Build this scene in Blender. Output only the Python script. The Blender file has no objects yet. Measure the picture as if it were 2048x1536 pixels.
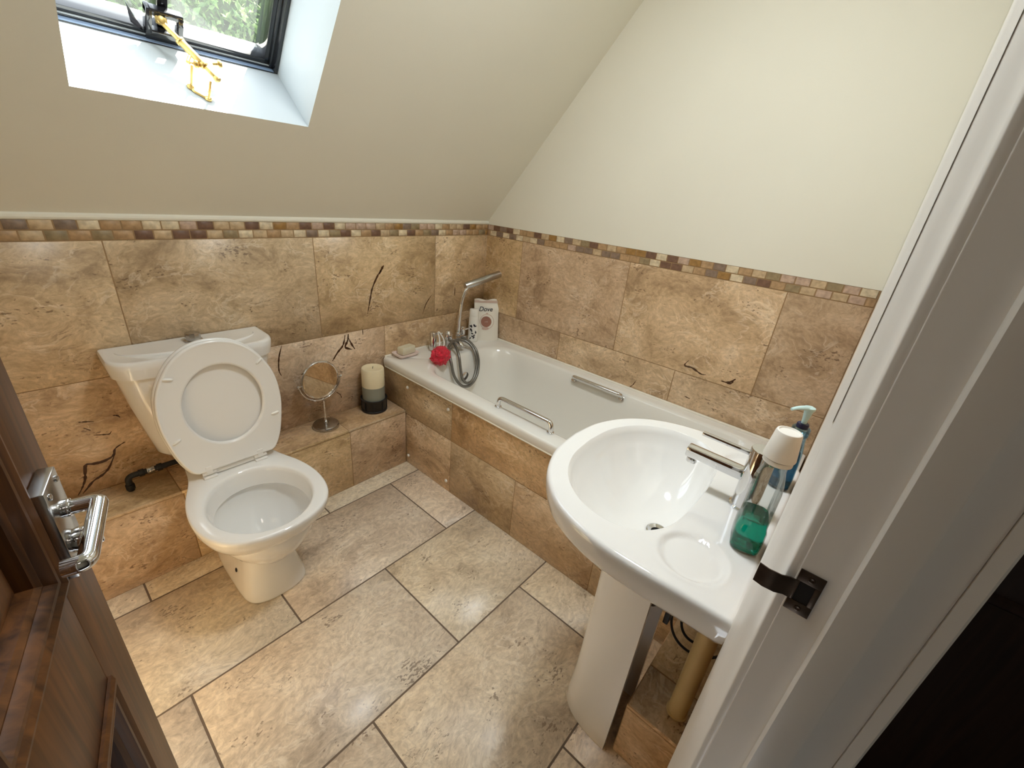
import bpy, bmesh, math, random
from math import sin, cos, pi, radians, hypot, atan2, sqrt
from mathutils import Vector, Matrix, noise
C = bpy.context.scene
col = C.collection
V3 = Vector
rng = random.Random(7)
ORG = {}

# ------------------------------------------------------------------ materials
def s2l(c):
    return tuple(((v/255)/12.92 if v/255 <= .04045 else (((v/255)+.055)/1.055)**2.4) for v in c) + (1,)
def newmat(name):
    m = bpy.data.materials.new(name); m.use_nodes = True
    nt = m.node_tree; nt.nodes.clear()
    out = nt.nodes.new('ShaderNodeOutputMaterial')
    b = nt.nodes.new('ShaderNodeBsdfPrincipled')
    nt.links.new(b.outputs[0], out.inputs[0])
    return m, nt, b
def node(nt, t, **kw):
    n = nt.nodes.new(t)
    for k, v in kw.items():
        if k in n.inputs.keys() if isinstance(k, str) and k[0].isupper() else False: n.inputs[k].default_value = v
        else: setattr(n, k, v)
    return n
def simple(name, colr, rough=.5, metal=0., noise_amt=.06, nscale=12., bump=0., bscale=80., **kw):
    m, nt, b = newmat(name)
    tc = nt.nodes.new('ShaderNodeTexCoord')
    nz = nt.nodes.new('ShaderNodeTexNoise'); nz.inputs['Scale'].default_value = nscale; nz.inputs['Detail'].default_value = 4
    nt.links.new(tc.outputs['Object'], nz.inputs['Vector'])
    r = nt.nodes.new('ShaderNodeValToRGB')
    c = colr
    r.color_ramp.elements[0].position = .3; r.color_ramp.elements[1].position = .7
    r.color_ramp.elements[0].color = tuple(max(0, v*(1-noise_amt)) for v in c[:3])+(1,)
    r.color_ramp.elements[1].color = tuple(min(1, v*(1+noise_amt)) for v in c[:3])+(1,)
    nt.links.new(nz.outputs['Fac'], r.inputs['Fac'])
    nt.links.new(r.outputs['Color'], b.inputs['Base Color'])
    b.inputs['Roughness'].default_value = rough; b.inputs['Metallic'].default_value = metal
    for k, v in kw.items(): b.inputs[k.replace('_', ' ')].default_value = v
    if bump:
        n2 = nt.nodes.new('ShaderNodeTexNoise'); n2.inputs['Scale'].default_value = bscale; n2.inputs['Detail'].default_value = 3
        nt.links.new(tc.outputs['Object'], n2.inputs['Vector'])
        bp = nt.nodes.new('ShaderNodeBump'); bp.inputs['Strength'].default_value = bump; bp.inputs['Distance'].default_value = .002
        nt.links.new(n2.outputs['Fac'], bp.inputs['Height']); nt.links.new(bp.outputs[0], b.inputs['Normal'])
    return m

def travertine(name, cols, rough, bump=.15, warm=1., var=.14):
    m, nt, b = newmat(name); L = nt.links.new
    uv = node(nt, 'ShaderNodeUVMap'); uv.uv_map = 'UVMap'
    at = node(nt, 'ShaderNodeAttribute'); at.attribute_name = 'tint'
    sep = node(nt, 'ShaderNodeSeparateColor'); L(at.outputs['Color'], sep.inputs[0])
    mp = node(nt, 'ShaderNodeMapping'); mp.inputs['Scale'].default_value = (1.0, 1.35, 1)
    L(uv.outputs[0], mp.inputs['Vector'])
    # domain warp
    wn = node(nt, 'ShaderNodeTexNoise'); wn.inputs['Scale'].default_value = 5; wn.inputs['Detail'].default_value = 3
    L(mp.outputs[0], wn.inputs['Vector'])
    add = node(nt, 'ShaderNodeVectorMath'); add.operation = 'MULTIPLY_ADD'
    L(wn.outputs['Color'], add.inputs[0]); add.inputs[1].default_value = (.16, .16, .16); L(mp.outputs[0], add.inputs[2])
    # big cloud
    n1 = node(nt, 'ShaderNodeTexNoise'); n1.inputs['Scale'].default_value = 4.2; n1.inputs['Detail'].default_value = 14; n1.inputs['Roughness'].default_value = .66; n1.inputs['Distortion'].default_value = .35
    L(add.outputs[0], n1.inputs['Vector'])
    r1 = node(nt, 'ShaderNodeValToRGB'); cr = r1.color_ramp
    cr.elements[0].position = .33; cr.elements[0].color = cols[0]
    cr.elements[1].position = .70; cr.elements[1].color = cols[3]
    e = cr.elements.new(.45); e.color = cols[1]
    e = cr.elements.new(.56); e.color = cols[2]
    L(n1.outputs['Fac'], r1.inputs['Fac'])
    # fine mottling
    n2 = node(nt, 'ShaderNodeTexNoise'); n2.inputs['Scale'].default_value = 55; n2.inputs['Detail'].default_value = 6; n2.inputs['Roughness'].default_value = .72; n2.inputs['Distortion'].default_value = .3
    L(add.outputs[0], n2.inputs['Vector'])
    r2 = node(nt, 'ShaderNodeValToRGB'); r2.color_ramp.elements[0].position = .34; r2.color_ramp.elements[0].color = (.60, .56, .52, 1); r2.color_ramp.elements[1].position = .68; r2.color_ramp.elements[1].color = (1.12, 1.12, 1.12, 1)
    L(n2.outputs['Fac'], r2.inputs['Fac'])
    mx = node(nt, 'ShaderNodeMix'); mx.data_type = 'RGBA'; mx.blend_type = 'MULTIPLY'; mx.inputs[0].default_value = .8
    L(r1.outputs[0], mx.inputs[6]); L(r2.outputs[0], mx.inputs[7])
    # wandering contour veins: thin lines where a stretched noise crosses 0.5
    def contour(scale, width, msk_scale, msk_lo, stretch):
        mp2 = node(nt, 'ShaderNodeMapping'); mp2.inputs['Scale'].default_value = stretch
        L(add.outputs[0], mp2.inputs['Vector'])
        n = node(nt, 'ShaderNodeTexNoise'); n.inputs['Scale'].default_value = scale; n.inputs['Detail'].default_value = 6; n.inputs['Roughness'].default_value = .55; n.inputs['Distortion'].default_value = .8
        L(mp2.outputs[0], n.inputs['Vector'])
        s = node(nt, 'ShaderNodeMath'); s.operation = 'SUBTRACT'; L(n.outputs['Fac'], s.inputs[0]); s.inputs[1].default_value = .5
        a = node(nt, 'ShaderNodeMath'); a.operation = 'ABSOLUTE'; L(s.outputs[0], a.inputs[0])
        mr = node(nt, 'ShaderNodeMapRange'); mr.inputs[1].default_value = 0; mr.inputs[2].default_value = width; mr.inputs[3].default_value = 1; mr.inputs[4].default_value = 0
        L(a.outputs[0], mr.inputs[0])
        k = node(nt, 'ShaderNodeTexNoise'); k.inputs['Scale'].default_value = msk_scale; k.inputs['Detail'].default_value = 3
        L(mp.outputs[0], k.inputs['Vector'])
        kr = node(nt, 'ShaderNodeMapRange'); kr.inputs[1].default_value = msk_lo; kr.inputs[2].default_value = msk_lo+.12
        L(k.outputs['Fac'], kr.inputs[0])
        p = node(nt, 'ShaderNodeMath'); p.operation = 'MULTIPLY'; L(mr.outputs[0], p.inputs[0]); L(kr.outputs[0], p.inputs[1])
        return p
    vd = contour(16, .014, 6, .54, (.7, 1.5, 1))
    vl = contour(9, .026, 5, .46, (1, 1, 1))
    mxl = node(nt, 'ShaderNodeMix'); mxl.data_type = 'RGBA'; mxl.blend_type = 'MIX'
    ml = node(nt, 'ShaderNodeMath'); ml.operation = 'MULTIPLY'; ml.inputs[1].default_value = .45; L(vl.outputs[0], ml.inputs[0])
    L(ml.outputs[0], mxl.inputs[0]); L(mx.outputs[2], mxl.inputs[6]); mxl.inputs[7].default_value = cols[4]
    mxd = node(nt, 'ShaderNodeMix'); mxd.data_type = 'RGBA'
    md = node(nt, 'ShaderNodeMath'); md.operation = 'MULTIPLY'; md.inputs[1].default_value = .75; L(vd.outputs[0], md.inputs[0])
    L(md.outputs[0], mxd.inputs[0]); L(mxl.outputs[2], mxd.inputs[6]); mxd.inputs[7].default_value = cols[5]
    pm = node(nt, 'ShaderNodeMapping'); pm.inputs['Scale'].default_value = (70, 130, 1); L(uv.outputs[0], pm.inputs['Vector'])
    pn_ = node(nt, 'ShaderNodeTexNoise'); pn_.inputs['Scale'].default_value = 1; pn_.inputs['Detail'].default_value = 3; L(pm.outputs[0], pn_.inputs['Vector'])
    pk_ = node(nt, 'ShaderNodeTexNoise'); pk_.inputs['Scale'].default_value = 9; pk_.inputs['Detail'].default_value = 2; L(mp.outputs[0], pk_.inputs['Vector'])
    pa = node(nt, 'ShaderNodeMath'); pa.operation = 'MULTIPLY'; L(pn_.outputs['Fac'], pa.inputs[0]); L(pk_.outputs['Fac'], pa.inputs[1])
    pr = node(nt, 'ShaderNodeMapRange'); pr.inputs[1].default_value = .375; pr.inputs[2].default_value = .405; pr.inputs[4].default_value = .75; L(pa.outputs[0], pr.inputs[0])
    mxp = node(nt, 'ShaderNodeMix'); mxp.data_type = 'RGBA'; L(pr.outputs[0], mxp.inputs[0]); L(mxd.outputs[2], mxp.inputs[6]); mxp.inputs[7].default_value = cols[5]
    mxd = mxp
    # per tile brightness / hue
    hs = node(nt, 'ShaderNodeHueSaturation'); L(mxd.outputs[2], hs.inputs['Color'])
    mv = node(nt, 'ShaderNodeMapRange'); mv.inputs[3].default_value = 1-var; mv.inputs[4].default_value = 1+var; L(sep.outputs[0], mv.inputs[0]); L(mv.outputs[0], hs.inputs['Value'])
    mh = node(nt, 'ShaderNodeMapRange'); mh.inputs[3].default_value = .492; mh.inputs[4].default_value = .506; L(sep.outputs[1], mh.inputs[0]); L(mh.outputs[0], hs.inputs['Hue'])
    ms = node(nt, 'ShaderNodeMapRange'); ms.inputs[3].default_value = .88*warm; ms.inputs[4].default_value = 1.1*warm; L(sep.outputs[2], ms.inputs[0]); L(ms.outputs[0], hs.inputs['Saturation'])
    L(hs.outputs[0], b.inputs['Base Color'])
    rr = node(nt, 'ShaderNodeMapRange'); rr.inputs[3].default_value = rough-.06; rr.inputs[4].default_value = rough+.1
    L(n2.outputs['Fac'], rr.inputs[0]); L(rr.outputs[0], b.inputs['Roughness'])
    bp = node(nt, 'ShaderNodeBump'); bp.inputs['Strength'].default_value = bump; bp.inputs['Distance'].default_value = .002
    sb = node(nt, 'ShaderNodeMath'); sb.operation = 'SUBTRACT'; L(n1.outputs['Fac'], sb.inputs[0]); L(vd.outputs[0], sb.inputs[1])
    L(sb.outputs[0], bp.inputs['Height']); L(bp.outputs[0], b.inputs['Normal'])
    return m

def mosaic_mat():
    m, nt, b = newmat('mosaic_stone'); L = nt.links.new
    at = node(nt, 'ShaderNodeAttribute'); at.attribute_name = 'tint'
    uv = node(nt, 'ShaderNodeUVMap'); uv.uv_map = 'UVMap'
    n = node(nt, 'ShaderNodeTexNoise'); n.inputs['Scale'].default_value = 60; n.inputs['Detail'].default_value = 5; L(uv.outputs[0], n.inputs['Vector'])
    r = node(nt, 'ShaderNodeValToRGB'); r.color_ramp.elements[0].position = .3; r.color_ramp.elements[0].color = (.7, .68, .66, 1); r.color_ramp.elements[1].position = .7; r.color_ramp.elements[1].color = (1.15, 1.15, 1.15, 1)
    L(n.outputs['Fac'], r.inputs['Fac'])
    mx = node(nt, 'ShaderNodeMix'); mx.data_type = 'RGBA'; mx.blend_type = 'MULTIPLY'; mx.inputs[0].default_value = 1
    L(at.outputs['Color'], mx.inputs[6]); L(r.outputs[0], mx.inputs[7]); L(mx.outputs[2], b.inputs['Base Color'])
    b.inputs['Roughness'].default_value = .5
    return m

def wood(name, dark, light, rough, axis_scale=(22, 22, 1.2)):
    m, nt, b = newmat(name); L = nt.links.new
    tc = node(nt, 'ShaderNodeTexCoord'); mp = node(nt, 'ShaderNodeMapping'); mp.inputs['Scale'].default_value = axis_scale
    L(tc.outputs['Object'], mp.inputs['Vector'])
    n = node(nt, 'ShaderNodeTexNoise'); n.inputs['Scale'].default_value = 3; n.inputs['Detail'].default_value = 7; n.inputs['Distortion'].default_value = 1.0
    L(mp.outputs[0], n.inputs['Vector'])
    r = node(nt, 'ShaderNodeValToRGB'); r.color_ramp.elements[0].position = .3; r.color_ramp.elements[0].color = dark; r.color_ramp.elements[1].position = .72; r.color_ramp.elements[1].color = light
    L(n.outputs['Fac'], r.inputs['Fac']); L(r.outputs[0], b.inputs['Base Color'])
    b.inputs['Roughness'].default_value = rough; b.inputs['Specular IOR Level'].default_value = .3
    bp = node(nt, 'ShaderNodeBump'); bp.inputs['Strength'].default_value = .12; bp.inputs['Distance'].default_value = .001
    L(n.outputs['Fac'], bp.inputs['Height']); L(bp.outputs[0], b.inputs['Normal'])
    return m

def clear_mat(name, tint, gloss=.12, rough=.02):
    m = bpy.data.materials.new(name); m.use_nodes = True; nt = m.node_tree; nt.nodes.clear(); L = nt.links.new
    out = node(nt, 'ShaderNodeOutputMaterial')
    t = node(nt, 'ShaderNodeBsdfTransparent'); t.inputs[0].default_value = tint
    g = node(nt, 'ShaderNodeBsdfGlossy'); g.inputs['Roughness'].default_value = rough
    lw = node(nt, 'ShaderNodeLayerWeight'); lw.inputs[0].default_value = gloss*2
    mr = node(nt, 'ShaderNodeMapRange'); mr.inputs[3].default_value = .03; mr.inputs[4].default_value = .75
    L(lw.outputs['Fresnel'], mr.inputs[0])
    mx = node(nt, 'ShaderNodeMixShader'); L(mr.outputs[0], mx.inputs[0]); L(t.outputs[0], mx.inputs[1]); L(g.outputs[0], mx.inputs[2])
    L(mx.outputs[0], out.inputs[0])
    return m

WALLC = [s2l(c) for c in ((166, 138, 104), (200, 172, 134), (217, 190, 153), (233, 211, 179), (242, 226, 200), (108, 80, 56))]
FLOORC = [s2l(c) for c in ((190, 168, 138), (224, 203, 171), (235, 216, 185), (244, 229, 203), (248, 236, 214), (132, 106, 80))]
M = {}
M['trav_wall'] = travertine('travertine_wall_stone', WALLC, .33, .10, 1.0)
M['trav_floor'] = travertine('travertine_floor_stone', FLOORC, .30, .22, .84, .06)
M['mosaic'] = mosaic_mat()
M['grout'] = simple('grout', s2l((150, 122, 88)), .9, bump=.3)
M['grout_floor'] = simple('floor_grout', s2l((112, 96, 82)), .9, bump=.3)
M['crack'] = simple('fissure_resin', s2l((70, 42, 24)), .25, noise_amt=.3, nscale=60)
M['plaster'] = simple('painted_plaster', s2l((224, 221, 208)), .75, noise_amt=.012, nscale=3, bump=.06, bscale=220)
M['sill'] = simple('window_reveal_paint', s2l((200, 206, 209)), .5, noise_amt=.01)
M['bead'] = simple('sky_reflection_tone', s2l((150, 170, 200)), .3, noise_amt=.03)  # pale strip colour standing in for sky reflected on the black frame
M['whitewood'] = simple('white_gloss_paint', s2l((228, 225, 220)), .3, noise_amt=.02, nscale=8, bump=.08, bscale=60)
M['porcelain'] = simple('white_porcelain', (.80, .79, .77, 1), .07, noise_amt=.004, Coat_Weight=.4, Coat_Roughness=.03)
M['bath'] = simple('white_bath_enamel', (.80, .79, .75, 1), .12, noise_amt=.004, Coat_Weight=.3, Coat_Roughness=.05)
M['seat'] = simple('white_seat_plastic', (.78, .77, .75, 1), .16, noise_amt=.004)
M['chrome'] = simple('chrome', (.72, .72, .73, 1), .06, 1., noise_amt=.01)
M['satin'] = simple('satin_chrome', (.50, .49, .48, 1), .2, 1., noise_amt=.03)
M['mirror'] = simple('mirror_silver', (.86, .86, .85, 1), .01, 1., noise_amt=.0)
M['brass'] = simple('polished_brass', s2l((204, 174, 108)), .34, .85, noise_amt=.05)
M['bronze'] = simple('dark_bronze', s2l((84, 70, 58)), .36, .8, noise_amt=.25, nscale=40)
M['black'] = simple('black_gloss_paint', (.012, .012, .014, 1), .10, noise_amt=.2, Specular_IOR_Level=.8)
M['blackiron'] = simple('black_iron', (.010, .010, .011, 1), .4, noise_amt=.3, bump=.2)
M['dark'] = simple('dark_cavity', (.01, .008, .007, 1), .9)
M['rubber'] = simple('black_rubber', (.013, .012, .012, 1), .5)
M['wood'] = wood('brown_stained_wood', s2l((56, 32, 14)), s2l((106, 66, 32)), .42)
M['wood_h'] = wood('dark_hall_wood', s2l((30, 17, 11)), s2l((50, 30, 20)), .45)
M['wax'] = simple('cream_wax', s2l((226, 214, 182)), .5, noise_amt=.03, Subsurface_Weight=.15, Subsurface_Radius=(.02, .015, .008))
M['wax_grey'] = simple('grey_green_wax', s2l((138, 140, 128)), .5, noise_amt=.05)
M['soap'] = simple('cream_soap', s2l((212, 206, 182)), .45, noise_amt=.04)
M['pink'] = simple('pale_pink_ceramic', s2l((226, 208, 202)), .2)
M['red'] = simple('red_net', s2l((196, 4, 44)), .6, noise_amt=.25, nscale=60, Sheen_Weight=.3)
M['whitecord'] = simple('white_cord', (.8, .8, .8, 1), .6)
M['hose'] = simple('grey_hose_metal', (.22, .215, .20, 1), .35, .85, noise_amt=.1, nscale=200, bump=.3, bscale=400)
M['plastic_w'] = simple('white_bottle_plastic', s2l((232, 230, 224)), .35, noise_amt=.01)
M['pouch'] = simple('white_pouch_film', s2l((226, 222, 212)), .35, noise_amt=.02, bump=.3, bscale=25)
M['print_dark'] = simple('dark_print', s2l((36, 34, 44)), .4)
M['print_brown'] = simple('brown_print', s2l((150, 104, 88)), .4, noise_amt=.1)
M['print_tan'] = simple('tan_print', s2l((196, 172, 160)), .4)
M['cream_pipe'] = simple('cream_plastic_pipe', s2l((206, 186, 140)), .35, noise_amt=.03)
M['sealant'] = simple('white_sealant', s2l((232, 228, 216)), .4)
M['clear'] = clear_mat('clear_bottle_plastic', (.90, .92, .91, 1))
M['glass'] = clear_mat('window_glass', (.95, .97, .96, 1), .08, .0)
_nt = M['glass'].node_tree; _o = [n for n in _nt.nodes if n.type == 'OUTPUT_MATERIAL'][0]; _src = _o.inputs[0].links[0].from_socket
_tr = _nt.nodes.new('ShaderNodeBsdfTranslucent'); _tr.inputs[0].default_value = (.9, .95, .95, 1)
_mx = _nt.nodes.new('ShaderNodeMixShader'); _mx.inputs[0].default_value = .014
_nt.links.new(_src, _mx.inputs[1]); _nt.links.new(_tr.outputs[0], _mx.inputs[2]); _nt.links.new(_mx.outputs[0], _o.inputs[0])
M['bluetint'] = clear_mat('blue_tinted_plastic', (.66, .82, .90, 1), .15, .08)
M['aqua'] = simple('pale_aqua_plastic', s2l((196, 226, 226)), .3, noise_amt=.02, Subsurface_Weight=.2, Subsurface_Radius=(.01, .01, .01))
M['navy'] = simple('navy_collar_plastic', s2l((26, 28, 66)), .35)
M['green_liq'] = simple('green_mouthwash', s2l((0, 176, 146)), .03, noise_amt=.0, Transmission_Weight=.85, IOR=1.33)
M['blue_liq'] = simple('blue_soap_liquid', s2l((40, 130, 170)), .08, noise_amt=.0, Transmission_Weight=.6, IOR=1.33)
M['water'] = simple('toilet_water', (.75, .78, .80, 1), .02, noise_amt=.0, Transmission_Weight=.5, IOR=1.33)
M['lawn'] = simple('lawn_grass', s2l((96, 122, 62)), .9, noise_amt=.4, nscale=3)
M['stems'] = simple('hedge_stems', s2l((74, 84, 58)), .8, noise_amt=.4, nscale=9)
def leafmat():
    m = bpy.data.materials.new('hedge_leaf'); m.use_nodes = True; nt = m.node_tree; nt.nodes.clear(); L = nt.links.new
    out = node(nt, 'ShaderNodeOutputMaterial')
    at = node(nt, 'ShaderNodeAttribute'); at.attribute_name = 'tint'
    d = node(nt, 'ShaderNodeBsdfPrincipled'); d.inputs['Roughness'].default_value = .35
    t = node(nt, 'ShaderNodeBsdfTranslucent')
    L(at.outputs['Color'], d.inputs['Base Color']); L(at.outputs['Color'], t.inputs['Color'])
    mx = node(nt, 'ShaderNodeMixShader'); mx.inputs[0].default_value = .45
    L(d.outputs[0], mx.inputs[1]); L(t.outputs[0], mx.inputs[2]); L(mx.outputs[0], out.inputs[0])
    return m
M['leaf'] = leafmat()

# ------------------------------------------------------------------ object helpers
def finish(bm, name, mats, parent=None, loc=None, sharp=38, smooth=True, recalc=True):
    """link bm (world coordinates) as ONE object whose origin is its thing's origin"""
    if recalc: bmesh.ops.recalc_face_normals(bm, faces=bm.faces[:])
    if parent is not None: o0 = ORG[parent.name]
    else: o0 = V3(loc) if loc is not None else V3((0, 0, 0))
    for v in bm.verts: v.co -= o0
    if smooth:
        th = radians(sharp)
        for f in bm.faces: f.smooth = True
        for e in bm.edges:
            if len(e.link_faces) == 2:
                e.smooth = e.calc_face_angle(0) < th
            else: e.smooth = False
    me = bpy.data.meshes.new(name); bm.to_mesh(me); bm.free()
    if not isinstance(mats, (list, tuple)): mats = [mats]
    for m in mats: me.materials.append(M[m] if isinstance(m, str) else m)
    o = bpy.data.objects.new(name, me); col.objects.link(o)
    if parent is not None: o.parent = parent
    else: o.location = o0
    ORG[o.name] = o0
    return o
def empty(name, loc):
    o = bpy.data.objects.new(name, None); col.objects.link(o); o.location = loc; o.empty_display_size = .05
    ORG[o.name] = V3(loc); return o
def tag(o, label=None, cat=None, group=None, kind=None):
    if label: o['label'] = label
    if cat: o['category'] = cat
    if group: o['group'] = group
    if kind: o['kind'] = kind
    return o
def thing(name, loc, label, cat, group=None): return tag(empty(name, loc), label, cat, group)
def struct(o, label=None): o['kind'] = 'structure'; (label and o.__setitem__('label', label)); return o
BM = bmesh.new

def quad(bm, pts, mat=0):
    f = bm.faces.new([bm.verts.new(p) for p in pts]); f.material_index = mat; return f
def loft(bm, rings, cap0=True, cap1=True, closed=True, mat=0):
    vs = [[bm.verts.new(p) for p in r] for r in rings]; n = len(vs[0])
    for a, b in zip(vs, vs[1:]):
        for i in range(n if closed else n-1):
            j = (i+1) % n
            f = bm.faces.new((a[i], a[j], b[j], b[i])); f.material_index = mat
    if cap0: f = bm.faces.new(vs[0][::-1]); f.material_index = mat
    if cap1: f = bm.faces.new(vs[-1]); f.material_index = mat
    return vs
def loop_loft(bm, rings):   # rings closed in both directions (torus like)
    vs = [[bm.verts.new(p) for p in r] for r in rings]; n = len(vs[0])
    for k in range(len(vs)):
        a, b = vs[k], vs[(k+1) % len(vs)]
        for i in range(n):
            j = (i+1) % n; bm.faces.new((a[i], a[j], b[j], b[i]))
def frame_of(axis):
    a = V3(axis).normalized(); t = V3((0, 0, 1)) if abs(a.z) < .9 else V3((1, 0, 0))
    x = t.cross(a).normalized(); y = a.cross(x); return x, y, a
def lathe(bm, prof, base, axis=(0, 0, 1), seg=32, mat=0, sx=1., sy=1., caps=(True, True)):
    x, y, a = frame_of(axis); b = V3(base)
    rings = [[b + a*h + (x*cos(2*pi*i/seg)*sx + y*sin(2*pi*i/seg)*sy)*max(r, 1e-5) for i in range(seg)] for r, h in prof]
    return loft(bm, rings, caps[0], caps[1], mat=mat)
def cyl(bm, p0, p1, r, seg=24, bev=0., mat=0):
    d = V3(p1)-V3(p0); L = d.length
    prof = [(r, 0), (r, L)] if not bev else [(r-bev, 0), (r-bev*.3, bev*.3), (r, bev), (r, L-bev), (r-bev*.3, L-bev*.3), (r-bev, L)]
    return lathe(bm, prof, p0, d, seg, mat)
def catmull(pts, n=8, closed=False):
    P = [V3(p) for p in pts]; out = []; m = len(P)
    for i in range(m if closed else m-1):
        if closed: a, b, c, d = P[i-1], P[i], P[(i+1) % m], P[(i+2) % m]
        else: a, b, c, d = P[max(i-1, 0)], P[i], P[i+1], P[min(i+2, m-1)]
        for k in range(n):
            t = k/n
            out.append(.5*((2*b)+(c-a)*t+(2*a-5*b+4*c-d)*t*t+(3*b-a-3*c+d)*t**3))
    if not closed: out.append(P[-1])
    return out
def tube(bm, pts, r, seg=12, closed=False, mat=0, flat=1.):
    P = [V3(p) for p in pts]; n = len(P); rings = []; nrm = None
    for i in range(n):
        t = (P[(i+1) % n]-P[i-1]) if closed else (P[min(i+1, n-1)]-P[max(i-1, 0)])
        t.normalize()
        if nrm is None: nrm = frame_of(t)[0]
        nrm = (nrm - t*nrm.dot(t)).normalized(); b = t.cross(nrm)
        rr = r[i] if isinstance(r, (list, tuple)) else r
        rings.append([P[i]+(nrm*cos(2*pi*k/seg)+b*sin(2*pi*k/seg)*flat)*rr for k in range(seg)])
    if closed: rings.append(rings[0])
    loft(bm, rings, not closed, not closed, mat=mat)
    if closed: bmesh.ops.remove_doubles(bm, verts=bm.verts[:], dist=1e-7)
def rounded_path(pts, rad, n=6):
    P = [V3(p) for p in pts]; out = [P[0]]
    for a, b, c in zip(P, P[1:], P[2:]):
        u = (a-b).normalized(); w = (c-b).normalized(); r = min(rad, (a-b).length*.49, (c-b).length*.49)
        p, q = b+u*r, b+w*r
        for k in range(n+1):
            t = k/n; out.append(p*(1-t)**2 + b*2*t*(1-t) + q*t*t)
    out.append(P[-1]); return out
def box(bm, lo, hi, bev=0., mat=0, seg=2):
    lo, hi = V3(lo), V3(hi)
    vs = bmesh.ops.create_cube(bm, size=1, matrix=Matrix.Translation((lo+hi)/2) @ Matrix.Diagonal((*(hi-lo), 1)))['verts']
    fs = {f for v in vs for f in v.link_faces}
    for f in fs: f.material_index = mat
    if bev:
        es = {e for v in vs for e in v.link_edges}
        bmesh.ops.bevel(bm, geom=list(es), offset=bev, segments=seg, profile=.5, affect='EDGES')
def obox(bm, o, ax, ay, az, lo, hi, bev=0., mat=0):
    """box in a local frame"""
    b2 = BM(); box(b2, lo, hi, bev, mat)
    m = Matrix((V3(ax).to_4d(), V3(ay).to_4d(), V3(az).to_4d(), (0, 0, 0, 1))).transposed()
    for r in range(3): m[3][r] = 0
    m.translation = V3(o); m[3][3] = 1
    bmesh.ops.transform(b2, matrix=m, verts=b2.verts[:])
    append(bm, b2)
def append(bm, b2):
    me = bpy.data.meshes.new('tmp'); b2.to_mesh(me); b2.free(); bm.from_mesh(me); bpy.data.meshes.remove(me)
def rrect(x0, x1, y0, y1, r, z, n=6):
    out = []
    for cx, cy, a in ((x1-r, y1-r, 0), (x0+r, y1-r, pi/2), (x0+r, y0+r, pi), (x1-r, y0+r, 1.5*pi)):
        for k in range(n+1):
            t = a+pi/2*k/n; out.append(V3((cx+r*cos(t), cy+r*sin(t), z)))
    return out

# tiles laid as separate faces over a grout bed; UV in metres with a random offset per tile
PAL = [(s2l((196, 172, 138)), 4), (s2l((178, 146, 108)), 5), (s2l((216, 200, 170)), 4), (s2l((116, 86, 68)), 4), (s2l((134, 114, 98)), 4), (s2l((158, 120, 66)), 1.6), (s2l((150, 132, 100)), 2.5), (s2l((192, 166, 146)), 3)]
def tiles(bm, rects, O, U, V, N, gap=.0026, ch=.0012, mat=0, mosaic=False, swap=False):
    O, U, V, N = V3(O), V3(U), V3(V), V3(N)
    uvl = bm.loops.layers.uv.get('UVMap') or bm.loops.layers.uv.new('UVMap')
    cl = bm.loops.layers.float_color.get('tint') or bm.loops.layers.float_color.new('tint')
    flip = U.cross(V).dot(N) < 0
    for (u0, v0, u1, v1) in rects:
        g = gap/2
        if u1-u0 < 3*g or v1-v0 < 3*g: continue
        ox, oy = rng.uniform(0, 40), rng.uniform(0, 40)
        t = rng.choices([p[0] for p in PAL], [p[1] for p in PAL])[0] if mosaic else (rng.random(), rng.random(), rng.random(), 1)
        def P(u, v, d): return O+U*u+V*v+N*d
        a = [(u0+g, v0+g), (u1-g, v0+g), (u1-g, v1-g), (u0+g, v1-g)]
        b = [(u0+g+ch, v0+g+ch), (u1-g-ch, v0+g+ch), (u1-g-ch, v1-g-ch), (u0+g+ch, v1-g-ch)]
        va = [bm.verts.new(P(*p, -.0018)) for p in a]; vb = [bm.verts.new(P(*p, 0)) for p in b]
        fs = [(vb, b)] + [((va[i], va[(i+1) % 4], vb[(i+1) % 4], vb[i]), (a[i], a[(i+1) % 4], b[(i+1) % 4], b[i])) for i in range(4)]
        for vs, uvs in fs:
            vs = list(vs); uvs = list(uvs)
            if flip: vs.reverse(); uvs.reverse()
            f = bm.faces.new(vs); f.material_index = mat
            for l, (pu, pv) in zip(f.loops, uvs):
                l[uvl].uv = (pv+ox, pu+oy) if swap else (pu+ox, pv+oy); l[cl] = t
def bed(bm, u0, v0, u1, v1, O, U, V, N, mat, d=-.0014):
    O, U, V, N = V3(O), V3(U), V3(V), V3(N)
    p = [O+U*u+V*v+N*d for u, v in ((u0, v0), (u1, v0), (u1, v1), (u0, v1))]
    if U.cross(V).dot(N) < 0: p.reverse()
    quad(bm, p, mat)
def grid_rects(vcuts, ucuts_of, ulo, uhi):
    out = []
    for k, (a, b) in enumerate(zip(vcuts, vcuts[1:])):
        js = [ulo]+sorted(j for j in ucuts_of(k) if ulo+.004 < j < uhi-.004)+[uhi]
        out += [(p, a, q, b) for p, q in zip(js, js[1:])]
    return out
def cuts(j0, q): return [j0+k*q for k in range(-12, 12)]
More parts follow.
